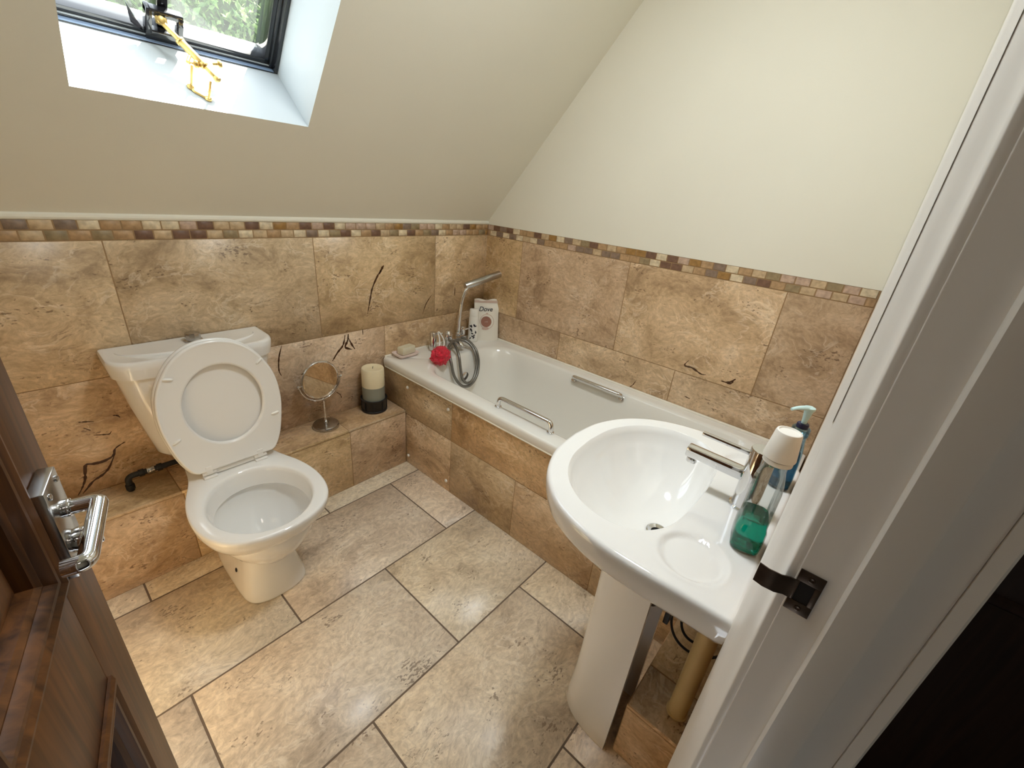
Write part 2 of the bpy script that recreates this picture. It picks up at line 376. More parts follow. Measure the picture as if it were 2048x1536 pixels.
def ribbon(bm, pts, w, O, U, V, N, mat, d=.0004):
    O, U, V, N = V3(O), V3(U), V3(V), V3(N)
    P = catmull([(a, b, 0) for a, b in pts], 5); n = len(P); L = []; R = []
    for i, p in enumerate(P):
        t = (P[min(i+1, n-1)]-P[max(i-1, 0)]).normalized(); s = V3((-t.y, t.x, 0))
        ww = .72*w*(.25+.75*sin(pi*(i+.3)/(n-.4)))*(.6+.8*rng.random())/2
        L.append(p+s*ww); R.append(p-s*ww)
    f = lambda p: bm.verts.new(O+U*p.x+V*p.y+N*d)
    l = [f(p) for p in L]; r = [f(p) for p in R]
    for i in range(n-1):
        vs = [l[i], r[i], r[i+1], l[i+1]]
        fc = bm.faces.new(vs if U.cross(V).dot(N) > 0 else vs[::-1]); fc.material_index = mat

# ------------------------------------------------------------------ room constants
LY = -1.757       # room side of the door wall
XL = -2.10        # left wall
ZM, ZT = 1.112, 1.169
P_, Q_ = .415, .623
SL = 1.18; Z0 = 1.185
SN = V3((0, SL, 1)).normalized()      # outward normal of the sloping ceiling
SU = V3((0, -1, SL)).normalized()     # up the slope
CT = 2.32                             # flat ceiling height
YC = -(CT-Z0)/SL
WALLM = ['trav_wall', 'grout', 'crack', 'plaster', 'mosaic']
X, Y, Z = V3((1, 0, 0)), V3((0, 1, 0)), V3((0, 0, 1))
def mosaic_band(bm, O, U, N, u0, u1, off):
    h = (ZT-ZM)/2
    for r in range(2):
        rects = []; u = u0-off-(.0235 if r else 0)
        while u < u1:
            w = .0475
            a, b = max(u, u0), min(u+w, u1)
            if b-a > .008: rects.append((a, ZM+r*h, b, ZM+(r+1)*h))
            u += w
        tiles(bm, rects, O, U, Z, N, gap=.003, ch=.001, mat=4, mosaic=True)
# --- back wall (y=0)
bm = BM()
rows = [0, ZM-2*P_, ZM-P_, ZM]
tiles(bm, grid_rects(rows, lambda k: cuts(-.683 if k % 2 else -.371, Q_), XL, .012), (0, 0, 0), X, Z, -Y)
bed(bm, XL-.02, 0, .02, ZT, (0, 0, 0), X, Z, -Y, 1)
mosaic_band(bm, V3((0, 0, 0)), X, -Y, XL, 0, .01)
for pts, w in (([(-.682, .969), (-.704, .948), (-.738, .889), (-.754, .833), (-.77, .768)], .012), ([(-.675, .985), (-.69, .965), (-.70, .945)], .016),
               ([(-.393, .816), (-.429, .773), (-.451, .722)], .007), ([(-.889, .688), (-.902, .642), (-.931, .612), (-.958, .577)], .012),
               ([(-.873, .69), (-.878, .66), (-.892, .63), (-.86, .612)], .016), ([(-.873, .67), (-.861, .640), (-.845, .61)], .010),
               ([(-1.165, .694), (-1.182, .645), (-1.189, .592), (-1.182, .563)], .010), ([(-.23, .839), (-.232, .792)], .005),
               ([(-1.707, .459), (-1.736, .444), (-1.746, .421), (-1.773, .41), (-1.797, .411), (-1.815, .415), (-1.823, .39), (-1.83, .362), (-1.844, .334), (-1.858, .314)], .012),
               ([(-1.744, .42), (-1.765, .382), (-1.784, .363), (-1.812, .349), (-1.83, .331), (-1.846, .315)], .011),
               ([(-1.797, .568), (-1.784, .565), (-1.763, .558)], .005), ([(-1.791, .545), (-1.776, .53)], .004),
               ([(-1.774, .512), (-1.752, .505), (-1.738, .502), (-1.731, .51)], .006), ([(-1.716, .564), (-1.705, .56), (-1.7, .551)], .006),
               ([(-.80, .70), (-.80, .672)], .006), ([(-.955, .42), (-.935, .40), (-.93, .38)], .005)):
    ribbon(bm, pts, w, (0, 0, 0), X, Z, -Y, 2)
# rounded plaster bead above the tiles
prof = [(.004, ZT-.004), (-.004, ZT+.001), (-.006, ZT+.006), (-.005, ZT+.012), (.004, ZT+.024)]
for (a, b), (c, d) in zip(prof, prof[1:]):
    quad(bm, [(XL, a, b), (0, a, b), (0, c, d), (XL, c, d)], 3)
struct(finish(bm, 'wall_back', WALLM, recalc=False), 'travertine tiled wall behind the toilet')
# --- right wall (x=0)
bm = BM()
tiles(bm, grid_rects(rows, lambda k: cuts(-.57 if k % 2 else -.26, Q_), LY, .012), (0, 0, 0), Y, Z, -X)
bed(bm, LY-.02, 0, .02, ZT, (0, 0, 0), Y, Z, -X, 1)
mosaic_band(bm, V3((0, 0, 0)), Y, -X, LY, 0, .02)
for pts, w in (([(-1.239, .76), (-1.227, .733), (-1.261, .732), (-1.302, .718), (-1.322, .722)], .010), ([(-1.386, .717), (-1.413, .719), (-1.436, .743)], .012),
               ([(-1.41, .712), (-1.425, .72), (-1.43, .735)], .010), ([(-1.263, .597), (-1.287, .594)], .006), ([(-1.001, .54), (-1.019, .561), (-1.03, .587)], .005)):
    ribbon(bm, pts, w, (0, 0, 0), Y, Z, -X, 2)
f = quad(bm, [(.001, 0, ZT), (.001, LY, ZT), (.001, LY, CT), (.001, YC, CT), (.001, 0, Z0)], 3)
quad(bm, [(0, 0, ZT), (0, LY, ZT), (.001, LY, ZT), (.001, 0, ZT)], 3)
bm.normal_update()
struct(finish(bm, 'wall_right', WALLM, recalc=False), 'right wall, travertine below and cream plaster above')
# --- left wall and door wall
bm = BM()
tiles(bm, grid_rects(rows, lambda k: cuts(-.2 if k % 2 else -.5, Q_), LY, 0), (XL, 0, 0), Y, Z, X)
bed(bm, LY, 0, 0, ZT, (XL, 0, 0), Y, Z, X, 1)
mosaic_band(bm, V3((XL, 0, 0)), Y, X, LY, 0, .02)
quad(bm, [(XL, 0, ZT), (XL, 0, Z0), (XL, YC, CT), (XL, LY, CT), (XL, LY, ZT)], 3)
struct(finish(bm, 'wall_left', WALLM, recalc=False))
XJ, XH, ZD = -1.35, -2.0, 2.02        # right jamb, hinge jamb, door head
YH = -1.905                           # hall face of the door wall
bm = BM()
tiles(bm, grid_rects(rows, lambda k: cuts(-.3 if k % 2 else -.6, Q_), XJ+.04, 0), (0, LY, 0), X, Z, Y)
bed(bm, XJ+.04, 0, 0, ZT, (0, LY, 0), X, Z, Y, 1)
mosaic_band(bm, V3((0, LY, 0)), X, Y, XJ+.04, 0, .02)
quad(bm, [(0, LY, ZT), (XJ+.04, LY, ZT), (XJ+.04, LY, CT), (0, LY, CT)], 3)
quad(bm, [(XH-.03, LY, 0), (XL, LY, 0), (XL, LY, CT), (XH-.03, LY, CT)], 3)
quad(bm, [(XJ+.04, LY, ZD+.02), (XH-.03, LY, ZD+.02), (XH-.03, LY, CT), (XJ+.04, LY, CT)], 3)
quad(bm, [(XJ+.04, YH, 0), (.6, YH, 0), (.6, YH, CT), (XJ+.04, YH, CT)], 3)
quad(bm, [(-3.2, YH, 0), (XH-.03, YH, 0), (XH-.03, YH, CT), (-3.2, YH, CT)], 3)
quad(bm, [(XH-.03, YH, ZD+.02), (XJ+.04, YH, ZD+.02), (XJ+.04, YH, CT), (XH-.03, YH, CT)], 3)
struct(finish(bm, 'wall_front', WALLM, recalc=False))
# --- floor
bm = BM()
FA = -.69; fr = [-.179+.0, -.275, FA, FA-P_, FA-2*P_, LY-.02]
fr = fr[::-1]
def fj(k): return cuts(-1.1665, Q_) if k in (0, 2, 4) else cuts(-.858, Q_)
fr = [LY-.02, FA-2*P_, FA-P_, FA, -.275, 0.0]
tiles(bm, grid_rects(fr, lambda k: cuts(-1.1665 if k in (0, 2, 4) else -.860, Q_), XL, 0), (0, 0, 0), X, Y, Z, gap=.005, ch=.0015)
bed(bm, XL, LY-.02, 0, 0, (0, 0, 0), X, Y, Z, 1)
struct(finish(bm, 'floor', ['trav_floor', 'grout_floor'], recalc=False), 'travertine slab floor')
# --- sloping ceiling with a hole for the window
WX0, WX1 = -1.625, -1.09
WP = V3((0, -.245, Z0+.245*SL))       # bottom edge of the opening on the slope
WHT = 1.05                             # opening height up the slope
def W(x, d, h):                       # window frame of reference: x, depth outwards, height up the slope
    return V3((x, WP.y, WP.z))+SN*d+SU*h
bm = BM()
sb = 0-( WP.y+0)                      # slope distance below the opening
def S(x, y): return V3((x, y, Z0-SL*y))
yb = WP.y; yt = (WP+SU*WHT).y
XR = .05
quad(bm, [S(XL-.05, .05), S(XR, .05), S(XR, yb), S(WX1, yb), S(WX0, yb), S(XL-.05, yb)])
quad(bm, [S(XL-.05, yb), S(WX0, yb), S(WX0, yt), S(XL-.05, yt)])
quad(bm, [S(WX1, yb), S(XR, yb), S(XR, yt), S(WX1, yt)])
quad(bm, [S(XL-.05, yt), S(WX0, yt), S(WX1, yt), S(XR, yt), S(XR, YC), S(XL-.05, YC)])
quad(bm, [(XL-.05, YC, CT), (XR, YC, CT), (XR, LY-.2, CT), (XL-.05, LY-.2, CT)])
bmesh.ops.remove_doubles(bm, verts=bm.verts[:], dist=1e-5)
struct(finish(bm, 'ceiling', 'plaster', recalc=False), 'sloping cream attic ceiling')
# outer shell of the house: roof skin, gable and eaves wall
bm = BM(); RO_ = .25
def R(x, y): return V3((x, y, Z0-SL*y))+SN*RO_
ob, ot = yb, yt; e0 = .45
for x0_, x1_, a_, b_ in ((-3.4, 1.0, e0, ob), (-3.4, WX0, ob, ot), (WX1, 1.0, ob, ot), (-3.4, 1.0, ot, -1.75)):
    quad(bm, [R(x0_, a_), R(x1_, a_), R(x1_, b_), R(x0_, b_)])
quad(bm, [(.14, .20, -.3), (.14, -3.4, -.3), (.14, -3.4, 3.4), (.14, -1.2, 3.4), (.14, .20, 1.25)])
quad(bm, [(-3.4, .20, -.3), (.14, .20, -.3), (.14, .20, 1.30), (-3.4, .20, 1.30)])
quad(bm, [(-3.4, -3.4, 3.3), (1.0, -3.4, 3.3), (1.0, -1.7, 3.65), (-3.4, -1.7, 3.65)])
struct(finish(bm, 'roof', 'sealant', recalc=False))
# window reveal (trim)
bm = BM(); D = .25
quad(bm, [W(WX0, 0, 0), W(WX1, 0, 0), W(WX1, D, 0), W(WX0, D, 0)])
quad(bm, [W(WX1, 0, 0), W(WX1, 0, WHT), W(WX1, D, WHT), W(WX1, D, 0)])
quad(bm, [W(WX0, 0, WHT), W(WX0, 0, 0), W(WX0, D, 0), W(WX0, D, WHT)])
quad(bm, [W(WX1, 0, WHT), W(WX0, 0, WHT), W(WX0, D, WHT), W(WX1, D, WHT)])
bmesh.ops.remove_doubles(bm, verts=bm.verts[:], dist=1e-5)
struct(finish(bm, 'trim_1', 'sill', recalc=False), 'white window reveal and sill')

# ------------------------------------------------------------------ window
win = struct(empty('window_1', W((WX0+WX1)/2, D, 0)), 'black metal roof window with two panes')
def wbox(bm, x0, x1, d0, d1, h0, h1, bev=.002):
    obox(bm, W(0, 0, 0), X, SN, SU, (x0, d0, h0), (x1, d1, h1), bev)
bm = BM()
for d0, w0, w1, hb in ((D-.024, .003, .012, 0), (D-.008, .009, .021, .003), (D, .024, .034, .009)):
    wbox(bm, WX0+.001, WX1-.001, d0, D+.05, hb+.0003, w0, .0006); wbox(bm, WX0+.001, WX1-.001, d0, D+.05, WHT-w0*2, WHT-.001, .0006)
    wbox(bm, WX0+.001, WX0+w1, d0, D+.05, .001, WHT-.002, .0012); wbox(bm, WX1-w1, WX1-.001, d0, D+.05, .001, WHT-.002, .0012)
wbox(bm, WX0-.04, WX0+.03, D+.05, D+.08, .0, WHT); wbox(bm, WX1-.03, WX1+.04, D+.05, D+.08, .0, WHT)
finish(bm, 'frame', 'black', win)
bm = BM(); wbox(bm, WX0+.012, WX1-.012, D-.0225, D-.0082, .0032, .0040, .0002); b = finish(bm, 'bottom_glint', 'bead', win); b['label'] = 'pale blue grey strip painted as reflected sky'  # sky reflection on the lower frame step, put in as a pale strip
bm = BM(); wbox(bm, WX0+.021, WX1-.021, D-.0066, D-.0004, .0092, .0100, .0002); b = finish(bm, 'bottom_glint', 'sill', win); b['label'] = 'thin white strip painted as a sunlit glint'  # sunlit band on the next step, put in as a white strip
XM = -1.383
bm = BM(); wbox(bm, XM-.012, XM+.012, D-.006, D+.045, .020, WHT-.034, .004)
finish(bm, 'mullion', 'black', win)
bm = BM(); wbox(bm, WX0-.03, WX1+.03, D+.055, D+.082, -.02, .018, .004)
finish(bm, 'outer_sill', 'sealant', win)
for a, b in ((WX0+.033, XM-.011), (XM+.011, WX1-.033)):
    bm = BM(); wbox(bm, a, b, D+.022, D+.026, .023, WHT-.030, 0)
    finish(bm, 'pane', 'glass', win)
# catch bracket on the sash
bm = BM()
wbox(bm, -1.425, -1.345, D-.032, D-.008, .075, .092, .003); wbox(bm, -1.425, -1.345, D-.032, D-.008, .030, .040, .003)
wbox(bm, -1.425, -1.412, D-.034, D-.006, .030, .092, .003); wbox(bm, -1.357, -1.345, D-.034, D-.006, .036, .086, .003)
wbox(bm, -1.420, -1.345, D-.012, D-.004, .002, .036, .002)
loft(bm, [[W(-1.462, D-.02, .088), W(-1.455, D-.03, .045), W(-1.43, D-.03, .03), W(-1.44, D-.01, .045)], [W(-1.460, D-.012, .085), W(-1.452, D-.006, .045), W(-1.428, D-.006, .03), W(-1.438, D-.004, .045)]])
finish(bm, 'catch_bracket', 'black', win)
st = empty('window_stay', ORG[win.name]); st.parent = win; st.location = (0, 0, 0); ORG[st.name] = ORG[win.name]
p0, p1 = W(-1.398, D-.040, .074), W(-1.316, .080, .040)
bm = BM(); d = p1-p0
cyl(bm, p0, p0+d*.36, .0064, 16, .001); cyl(bm, p0+d*.34, p0+d*.80, .0096, 16, .001); cyl(bm, p0+d*.33, p0+d*.37, .0112, 16, .001); cyl(bm, p0+d*.74, p0+d*.80, .0112, 16, .001); cyl(bm, p0+d*.79, p1, .0062, 16, .001)
lathe(bm, [(.003, 0), (.0085, .003), (.0095, .008), (.0085, .013), (.003, .016)], p1-d.normalized()*.004, d, 16)
finish(bm, 'stay_arm', 'brass', st)
bm = BM(); box(bm, p0+V3((-.010, -.006, -.008)), p0+V3((.014, .006, .008)), .002); cyl(bm, p0+V3((0, -.012, 0)), p0+V3((0, .010, 0)), .009, 16, .002)
finish(bm, 'pivot_block', 'brass', st)
bm = BM()
tube(bm, rounded_path([W(-1.372, .078, .062), W(-1.372, .076, .004), W(-1.372, .060, .0035), W(-1.345, .038, .0035), W(-1.345, .036, .003), W(-1.343, .040, .055)], .006), .0032, 8)
for q in (W(-1.374, .074, .004), W(-1.345, .040, .004)): lathe(bm, [(.008, -.003), (.009, 0), (.008, .003), (.003, .005)], q, SU, 14)
cyl(bm, W(-1.378, .088, .060), W(-1.366, .112, .060), .004, 12)
finish(bm, 'stay_bracket', 'brass', st)
for q, ax in ((W(-1.356, .110, .045), V3((1, -.6, 0))), (W(-1.296, .128, .048), V3((1, -.3, .2)))):
    bm = BM(); lathe(bm, [(.0035, -.012), (.0035, 0), (.009, .001), (.010, .005), (.008, .010), (.002, .012)], q, ax, 16)
    finish(bm, 'thumb_screw', 'brass', st)

# ------------------------------------------------------------------ garden outside
bm = BM()
for (x0, x1, y0, y1) in ((-30, 30, .9, 40),): quad(bm, [(x0, y0, -.6), (x1, y0, -.6), (x1, y1, -.6), (x0, y1, -.6)])
tag(struct(finish(bm, 'ground', 'lawn', recalc=False)), 'green lawn outside the roof window')
bm = BM(); cl = bm.loops.layers.float_color.new('tint')
def surf(a, h):
    p = V3((a, 3.2, h)); n_ = noise.noise(p*.8)*.55+noise.noise(p*2.1)*.25
    return V3((a, 3.3-n_+max(0, h-2.6)*.7, h))
NX, NZ = 60, 26
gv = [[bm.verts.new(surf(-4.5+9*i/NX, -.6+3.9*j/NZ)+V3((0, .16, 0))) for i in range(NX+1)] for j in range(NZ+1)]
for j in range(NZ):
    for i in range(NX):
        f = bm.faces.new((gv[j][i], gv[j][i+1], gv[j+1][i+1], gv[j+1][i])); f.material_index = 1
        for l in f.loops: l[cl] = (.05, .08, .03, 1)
for k in range(15000):
    a, h = (rng.uniform(-2.4, 1.6), rng.uniform(1.4, 3.35)) if k < 11000 else (rng.uniform(-4.5, 4.5), rng.uniform(-.6, 3.35))
    c = surf(a, h)+V3((0, rng.uniform(-.14, .12), 0))
    n_ = V3((rng.uniform(-1, 1), rng.uniform(-1, .3), rng.uniform(-.6, 1))).normalized(); x, y, _ = frame_of(n_); th = rng.uniform(0, 6.3)
    u = x*cos(th)+y*sin(th); v = n_.cross(u); s = rng.uniform(.025, .055)
    g = rng.random()
    f = bm.faces.new([bm.verts.new(p) for p in (c-u*s, c-v*s*.45+n_*s*.1, c+u*s, c+v*s*.45+n_*s*.1)])
    t = s2l((int(84+64*g), int(112+56*g), int(66+48*g)))
    for l in f.loops: l[cl] = t
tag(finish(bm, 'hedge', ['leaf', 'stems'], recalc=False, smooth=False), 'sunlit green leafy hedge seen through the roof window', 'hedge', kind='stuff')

# ------------------------------------------------------------------ door (open into the room)
A = radians(13.3)
DS = V3((sin(A), cos(A), 0)); DN = V3((cos(A), -sin(A), 0)); DH = V3((-1.99983, -1.7903, 0)); DW = .66; DT = .040
door = struct(empty('door_1', DH), 'dark brown panelled door standing open')
def db(bm, s0, s1, n0, n1, z0, z1, bev=.0015): obox(bm, DH, DS, DN, Z, (s0, n0, z0), (s1, n1, z1), bev)
stiles = [(0, .088), (.293, .368), (.572, DW)]
rails = [(.005, .20), (.80, .957), (1.88, 1.985)]
for s0, s1 in stiles:
    bm = BM(); db(bm, s0, s1, -DT, 0, .005, 1.985, .0012); finish(bm, 'stile', 'wood', door)
for z0, z1 in rails:
    for (a, b) in ((.088, .293), (.368, .572)):
        bm = BM(); db(bm, a-.0005, b+.0005, -DT+.0005, -.0004, z0, z1, .0005); finish(bm, 'rail', 'wood', door)
for (a, b) in ((.088, .293), (.368, .572)):
    for (z0, z1) in ((.20, .80), (.957, 1.88)):
        bm = BM(); db(bm, a-.004, b+.004, -.030, -.018, z0-.004, z1+.004, 0)
        # raised field
        rr = [[DH+DS*s+DN*n+Z*z for s, z in ((a+i, z0+i), (b-i, z0+i), (b-i, z1-i), (a+i, z1-i))] for i, n in ((.03, -.019), (.05, -.012), (.055, -.012))]
        loft(bm, rr, False, True)
        pn = finish(bm, 'panel', 'wood', door)
        bm = BM()
        prof = [(-.004, .0), (-.004, .003), (0, .006), (.004, .0065), (.008, .004), (.010, .002), (.013, .0045), (.017, .004), (.020, .0), (.022, -.004), (.026, -.003), (.030, -.007), (.032, -.018)]
        rr = [[DH+DS*s+DN*n+Z*z for s, z in ((a+i, z0+i), (b-i, z0+i), (b-i, z1-i), (a+i, z1-i))] for i, n in prof]
        loft(bm, rr, False, False); finish(bm, 'moulding', 'wood', pn, sharp=25)
# lever handle on its plate
lh = empty('door_handle', DH); lh.parent = door; lh.location = (0, 0, 0); ORG[lh.name] = ORG[door.name]
def dp(s, n, z): return DH+DS*s+DN*n+Z*z
bm = BM(); db(bm, .574, .626, .0005, .0135, .958, 1.062, .0012); finish(bm, 'backplate', 'satin', lh)
bm = BM()
cyl(bm, dp(.606, .012, 1.022), dp(.606, .019, 1.022), .0095, 24, .001)
pts = rounded_path([dp(.606, .010, 1.022), dp(.606, .040, 1.022), dp(.512, .040, 1.022), dp(.512, .024, 1.022)], .007)
tube(bm, pts, .0078, 14)
tube(bm, pts, .0078, 8)
finish(bm, 'lever', 'chrome', lh)
bm = BM(); lathe(bm, [(.0125, 0), (.0135, .003), (.0135, .009), (.012, .013), (.008, .0165), (.001, .018)], dp(.598, .0135, .986), DN, 28)
obox(bm, dp(.598, .0135, .986), DS, DN, Z, (-.0022, .012, -.010), (.0022, .021, .010), .001)
finish(bm, 'thumb_turn', 'chrome', lh)
for s, z in ((.584, 1.052), (.617, 1.052), (.584, .968), (.617, .968)):
    bm = BM(); lathe(bm, [(.0035, 0), (.0035, .0012), (.002, .002)], dp(s, .0135, z), DN, 12); finish(bm, 'screw', 'satin', lh)
for z, h_, nm in ((1.020, .010, 'latch_bolt'), (.802, .006, 'ball_catch')):
    bm = BM()
    obox(bm, DH, DS, DN, Z, (DW-.002, -.028, z-h_), (DW+.010, -.012, z+h_), .003); finish(bm, nm, 'brass', door)

# ------------------------------------------------------------------ door frame
frm = struct(empty('trim_2', (XJ, -1.83, 0)), 'white painted door frame with strike plate')
def vprofile(bm, prof, z0=0., z1=ZD+.05):
    loft(bm, [[V3((x, y, z)) for x, y in prof] for z in (z0, z1)])
bm = BM()   # room side architrave, seen nearly edge on
AX = XJ+.003
vprofile(bm, [(AX, -1.7835), (AX, -1.7765), (AX+.0015, -1.7750), (AX+.006, -1.7735), (AX+.012, -1.7715), (AX+.018, -1.7685), (AX+.024, -1.7645), (AX+.031, -1.7605), (AX+.038, -1.7575), (AX+.046, -1.7550), (AX+.052, -1.7525), (AX+.058, -1.7508), (AX+.063, -1.7502), (AX+.067, -1.7515), (AX+.069, -1.757), (AX+.069, -1.7835)])
finish(bm, 'architrave', 'whitewood', frm, sharp=50)
bm = BM()
vprofile(bm, [(XJ+.0010, -1.7836), (XJ+.0003, -1.7839), (XJ, -1.7846), (XJ, -1.8215), (XJ-.001, -1.8235), (XJ-.011, -1.8235), (XJ-.014, -1.8255), (XJ-.014, -1.856), (XJ-.013, -1.858), (XJ-.001, -1.858), (XJ, -1.860), (XJ, -1.888), (XJ+.001, -1.891), (XJ+.04, -1.891), (XJ+.04, -1.7835)])
finish(bm, 'jamb_lining', 'whitewood', frm, sharp=50)
bm = BM(); vprofile(bm, [(XJ-.0015, -1.8915), (XJ-.0015, -1.9025), (XJ+.001, -1.905), (XJ+.05, -1.908), (XJ+.06, -1.905), (XJ+.06, -1.8915)])
finish(bm, 'architrave', 'whitewood', frm)
bm = BM(); vprofile(bm, [(XH-.006, -1.7835), (XH-.006, -1.905), (XH-.035, -1.905), (XH-.035, -1.7835)]); finish(bm, 'jamb_lining', 'whitewood', frm)
bm = BM(); box(bm, (XH-.035, -1.905, ZD), (XJ+.04, -1.757, ZD+.04), .002); finish(bm, 'head_lining', 'whitewood', frm)
# strike plate
sp = empty('strike_plate', (XJ, -1.83, 0)); sp.parent = frm; sp.location = (0, 0, 0); ORG[sp.name] = ORG[frm.name]
bm = BM(); x = XJ-.0016
def sl(y0, y1, z0, z1): box(bm, (x, y0, z0), (XJ+.0005, y1, z1), .0004)
yo, zo = -1.797, .989
sl(-1.8085, -1.785, 1.003, 1.018); sl(-1.8085, -1.785, .961, .976); sl(-1.8085, -1.803, .976, 1.003); sl(-1.789, -1.785, .976, 1.003)
# curved lip towards the room
lip = [(XJ-.0004, -1.787), (XJ-.0006, -1.780), (XJ-.0050, -1.772), (XJ-.0060, -1.760), (XJ-.0035, -1.750)]
rr = [[V3((px, py, zo-.013)), V3((px, py, zo+.013)), V3((px-.0014, py, zo+.013)), V3((px-.0014, py, zo-.013))] for px, py in lip]
loft(bm, rr); finish(bm, 'plate', 'bronze', sp)
bm = BM(); box(bm, (XJ-.0006, -1.804, .976), (XJ+.0002, -1.788, 1.003)); finish(bm, 'latch_hole', 'dark', sp)
for z in (1.0105, .9685):
    bm = BM(); lathe(bm, [(.0036, 0), (.0036, .0006), (.0024, .0009), (.0012, .0003), (.0004, .0003)], (x, -1.797, z), -X, 14); finish(bm, 'screw', 'bronze', sp)

# ------------------------------------------------------------------ hall behind the camera
bm = BM()
for k in range(9):
    y = -1.905-.16*k; box(bm, (-3.2, y-.157, -.02), (.6, y, -.002), .001)
quad(bm, [(-3.2, -3.3, -.021), (.6, -3.3, -.021), (.6, -1.9, -.021), (-3.2, -1.9, -.021)])
struct(finish(bm, 'floor_hall', 'wood_h'))
bm = BM(); quad(bm, [(-3.2, -3.3, 0), (-3.2, -3.3, CT), (.6, -3.3, CT), (.6, -3.3, 0)]); quad(bm, [(-3.2, -1.9, 0), (-3.2, -1.9, CT), (-3.2, -3.3, CT), (-3.2, -3.3, 0)])
quad(bm, [(.6, -3.3, 0), (.6, -3.3, CT), (.6, -1.9, CT), (.6, -1.9, 0)]); struct(finish(bm, 'wall_hall', 'plaster', recalc=False))
bm = BM(); quad(bm, [(-3.2, -3.3, CT), (-3.2, -1.9, CT), (.6, -1.9, CT), (.6, -3.3, CT)]); struct(finish(bm, 'ceiling_hall', 'plaster', recalc=False))
d2 = struct(empty('door_2', (-.85, -1.93, 0)), 'dark wooden panelled door in the hall')
bm = BM(); box(bm, (-.85, -2.72, .003), (-.81, -1.925, 2.0), .002); finish(bm, 'leaf', 'wood_h', d2)
for z0, z1 in ((.12, .80), (.95, 1.85)):
    for y0, y1 in ((-2.30, -2.03), (-2.66, -2.39)):
        bm = BM()
        loft(bm, [[V3((xx, a, b)) for a, b in ((y0+i, z0+i), (y1-i, z0+i), (y1-i, z1-i), (y0+i, z1-i))] for i, xx in ((0, -.8505), (.004, -.858), (.016, -.858), (.022, -.852))], False, True)
        finish(bm, 'moulding', 'wood_h', d2)

# ------------------------------------------------------------------ tiled ledge behind the toilet
LD, LH = .179, .310
bm = BM()
tiles(bm, grid_rects([0, LH-.012], lambda k: cuts(-.995, Q_), XL, -.694), (0, -LD, 0), X, Z, -Y)
bed(bm, XL, 0, -.694, LH-.01, (0, -LD, 0), X, Z, -Y, 1)
tiles(bm, grid_rects([-LD-.001, -.004], lambda k: cuts(-1.0, Q_), XL, -.694), (0, 0, LH), X, Y, Z)
bed(bm, XL, -LD, -.694, 0, (0, 0, LH), X, Y, Z, 1)
tiles(bm, grid_rects([LH-.0125, LH], lambda k: cuts(-1.0, Q_), XL, -.694), (0, -LD-.001, 0), X, Z, -Y, gap=.001)
tag(finish(bm, 'tiled_ledge', ['trav_wall', 'grout'], loc=(-1.4, -.09, 0), recalc=False), 'low travertine tiled ledge running along the wall behind the toilet', 'ledge')

# ------------------------------------------------------------------ bathtub
BH = .54
bath = thing('bathtub', (-.35, LY/2, 0), 'white built-in bathtub with tiled side panel along the right wall', 'bathtub')
bm = BM()
N_ = 10
def bring(x0, x1, y0, y1, r, z): return rrect(x0, x1, y0, y1, r, z, N_)
rings = [bring(-.700, -.004, LY+.004, -.004, .012, .495), bring(-.702, -.004, LY+.004, -.004, .012, .500), bring(-.702, -.004, LY+.004, -.004, .012, .528), bring(-.699, -.005, LY+.005, -.005, .012, .536),
         bring(-.692, -.006, LY+.006, -.006, .012, BH), bring(-.634, -.056, LY+.085, -.190, .150, BH), bring(-.626, -.066, LY+.094, -.200, .155, BH-.003), bring(-.620, -.074, LY+.100, -.207, .158, BH-.012),
         bring(-.612, -.086, LY+.125, -.225, .160, BH-.08), bring(-.595, -.105, LY+.19, -.245, .165, BH-.18), bring(-.570, -.130, LY+.26, -.27, .165, BH-.28), bring(-.545, -.155, LY+.32, -.30, .16, BH-.345), bring(-.51, -.19, LY+.38, -.34, .14, BH-.378), bring(-.44, -.26, LY+.47, -.42, .09, BH-.388)]
loft(bm, rings, False, True); finish(bm, 'tub', 'bath', bath, sharp=60)
bm = BM()
tube(bm, [(-.0072, -.02, BH+.002), (-.0072, LY+.02, BH+.002)], .0065, 8); tube(bm, [(-.69, -.0058, BH+.001), (-.02, -.0058, BH+.001)], .005, 8); tube(bm, [(-.699, -.02, .4955), (-.699, LY+.02, .4955)], .0045, 8)
finish(bm, 'sealant_bead', 'sealant', bath)
pnl = None
bm = BM()
def pj(k): return [-.515, -.905, -1.30] if k == 0 else [-.515, -1.12]
tiles(bm, grid_rects([0, .290, .497], pj, LY+.001, -.001), (-.692, 0, 0), Y, Z, -X, gap=.0022)
bed(bm, LY+.001, 0, -.001, .497, (-.692, 0, 0), Y, Z, -X, 1)
pnl = finish(bm, 'side_panel', ['trav_wall', 'grout'], bath, recalc=False); pnl['label'] = 'travertine tiled bath panel'
for y, z in ((-.195, .440), (-.492, .443), (-.196, .047), (-.493, .054)):
    bm = BM(); lathe(bm, [(.0085, 0), (.0084, .0025), (.0065, .0055), (.001, .007)], (-.692, y, z), -X, 16); finish(bm, 'screw_cap', 'plastic_w', pnl)
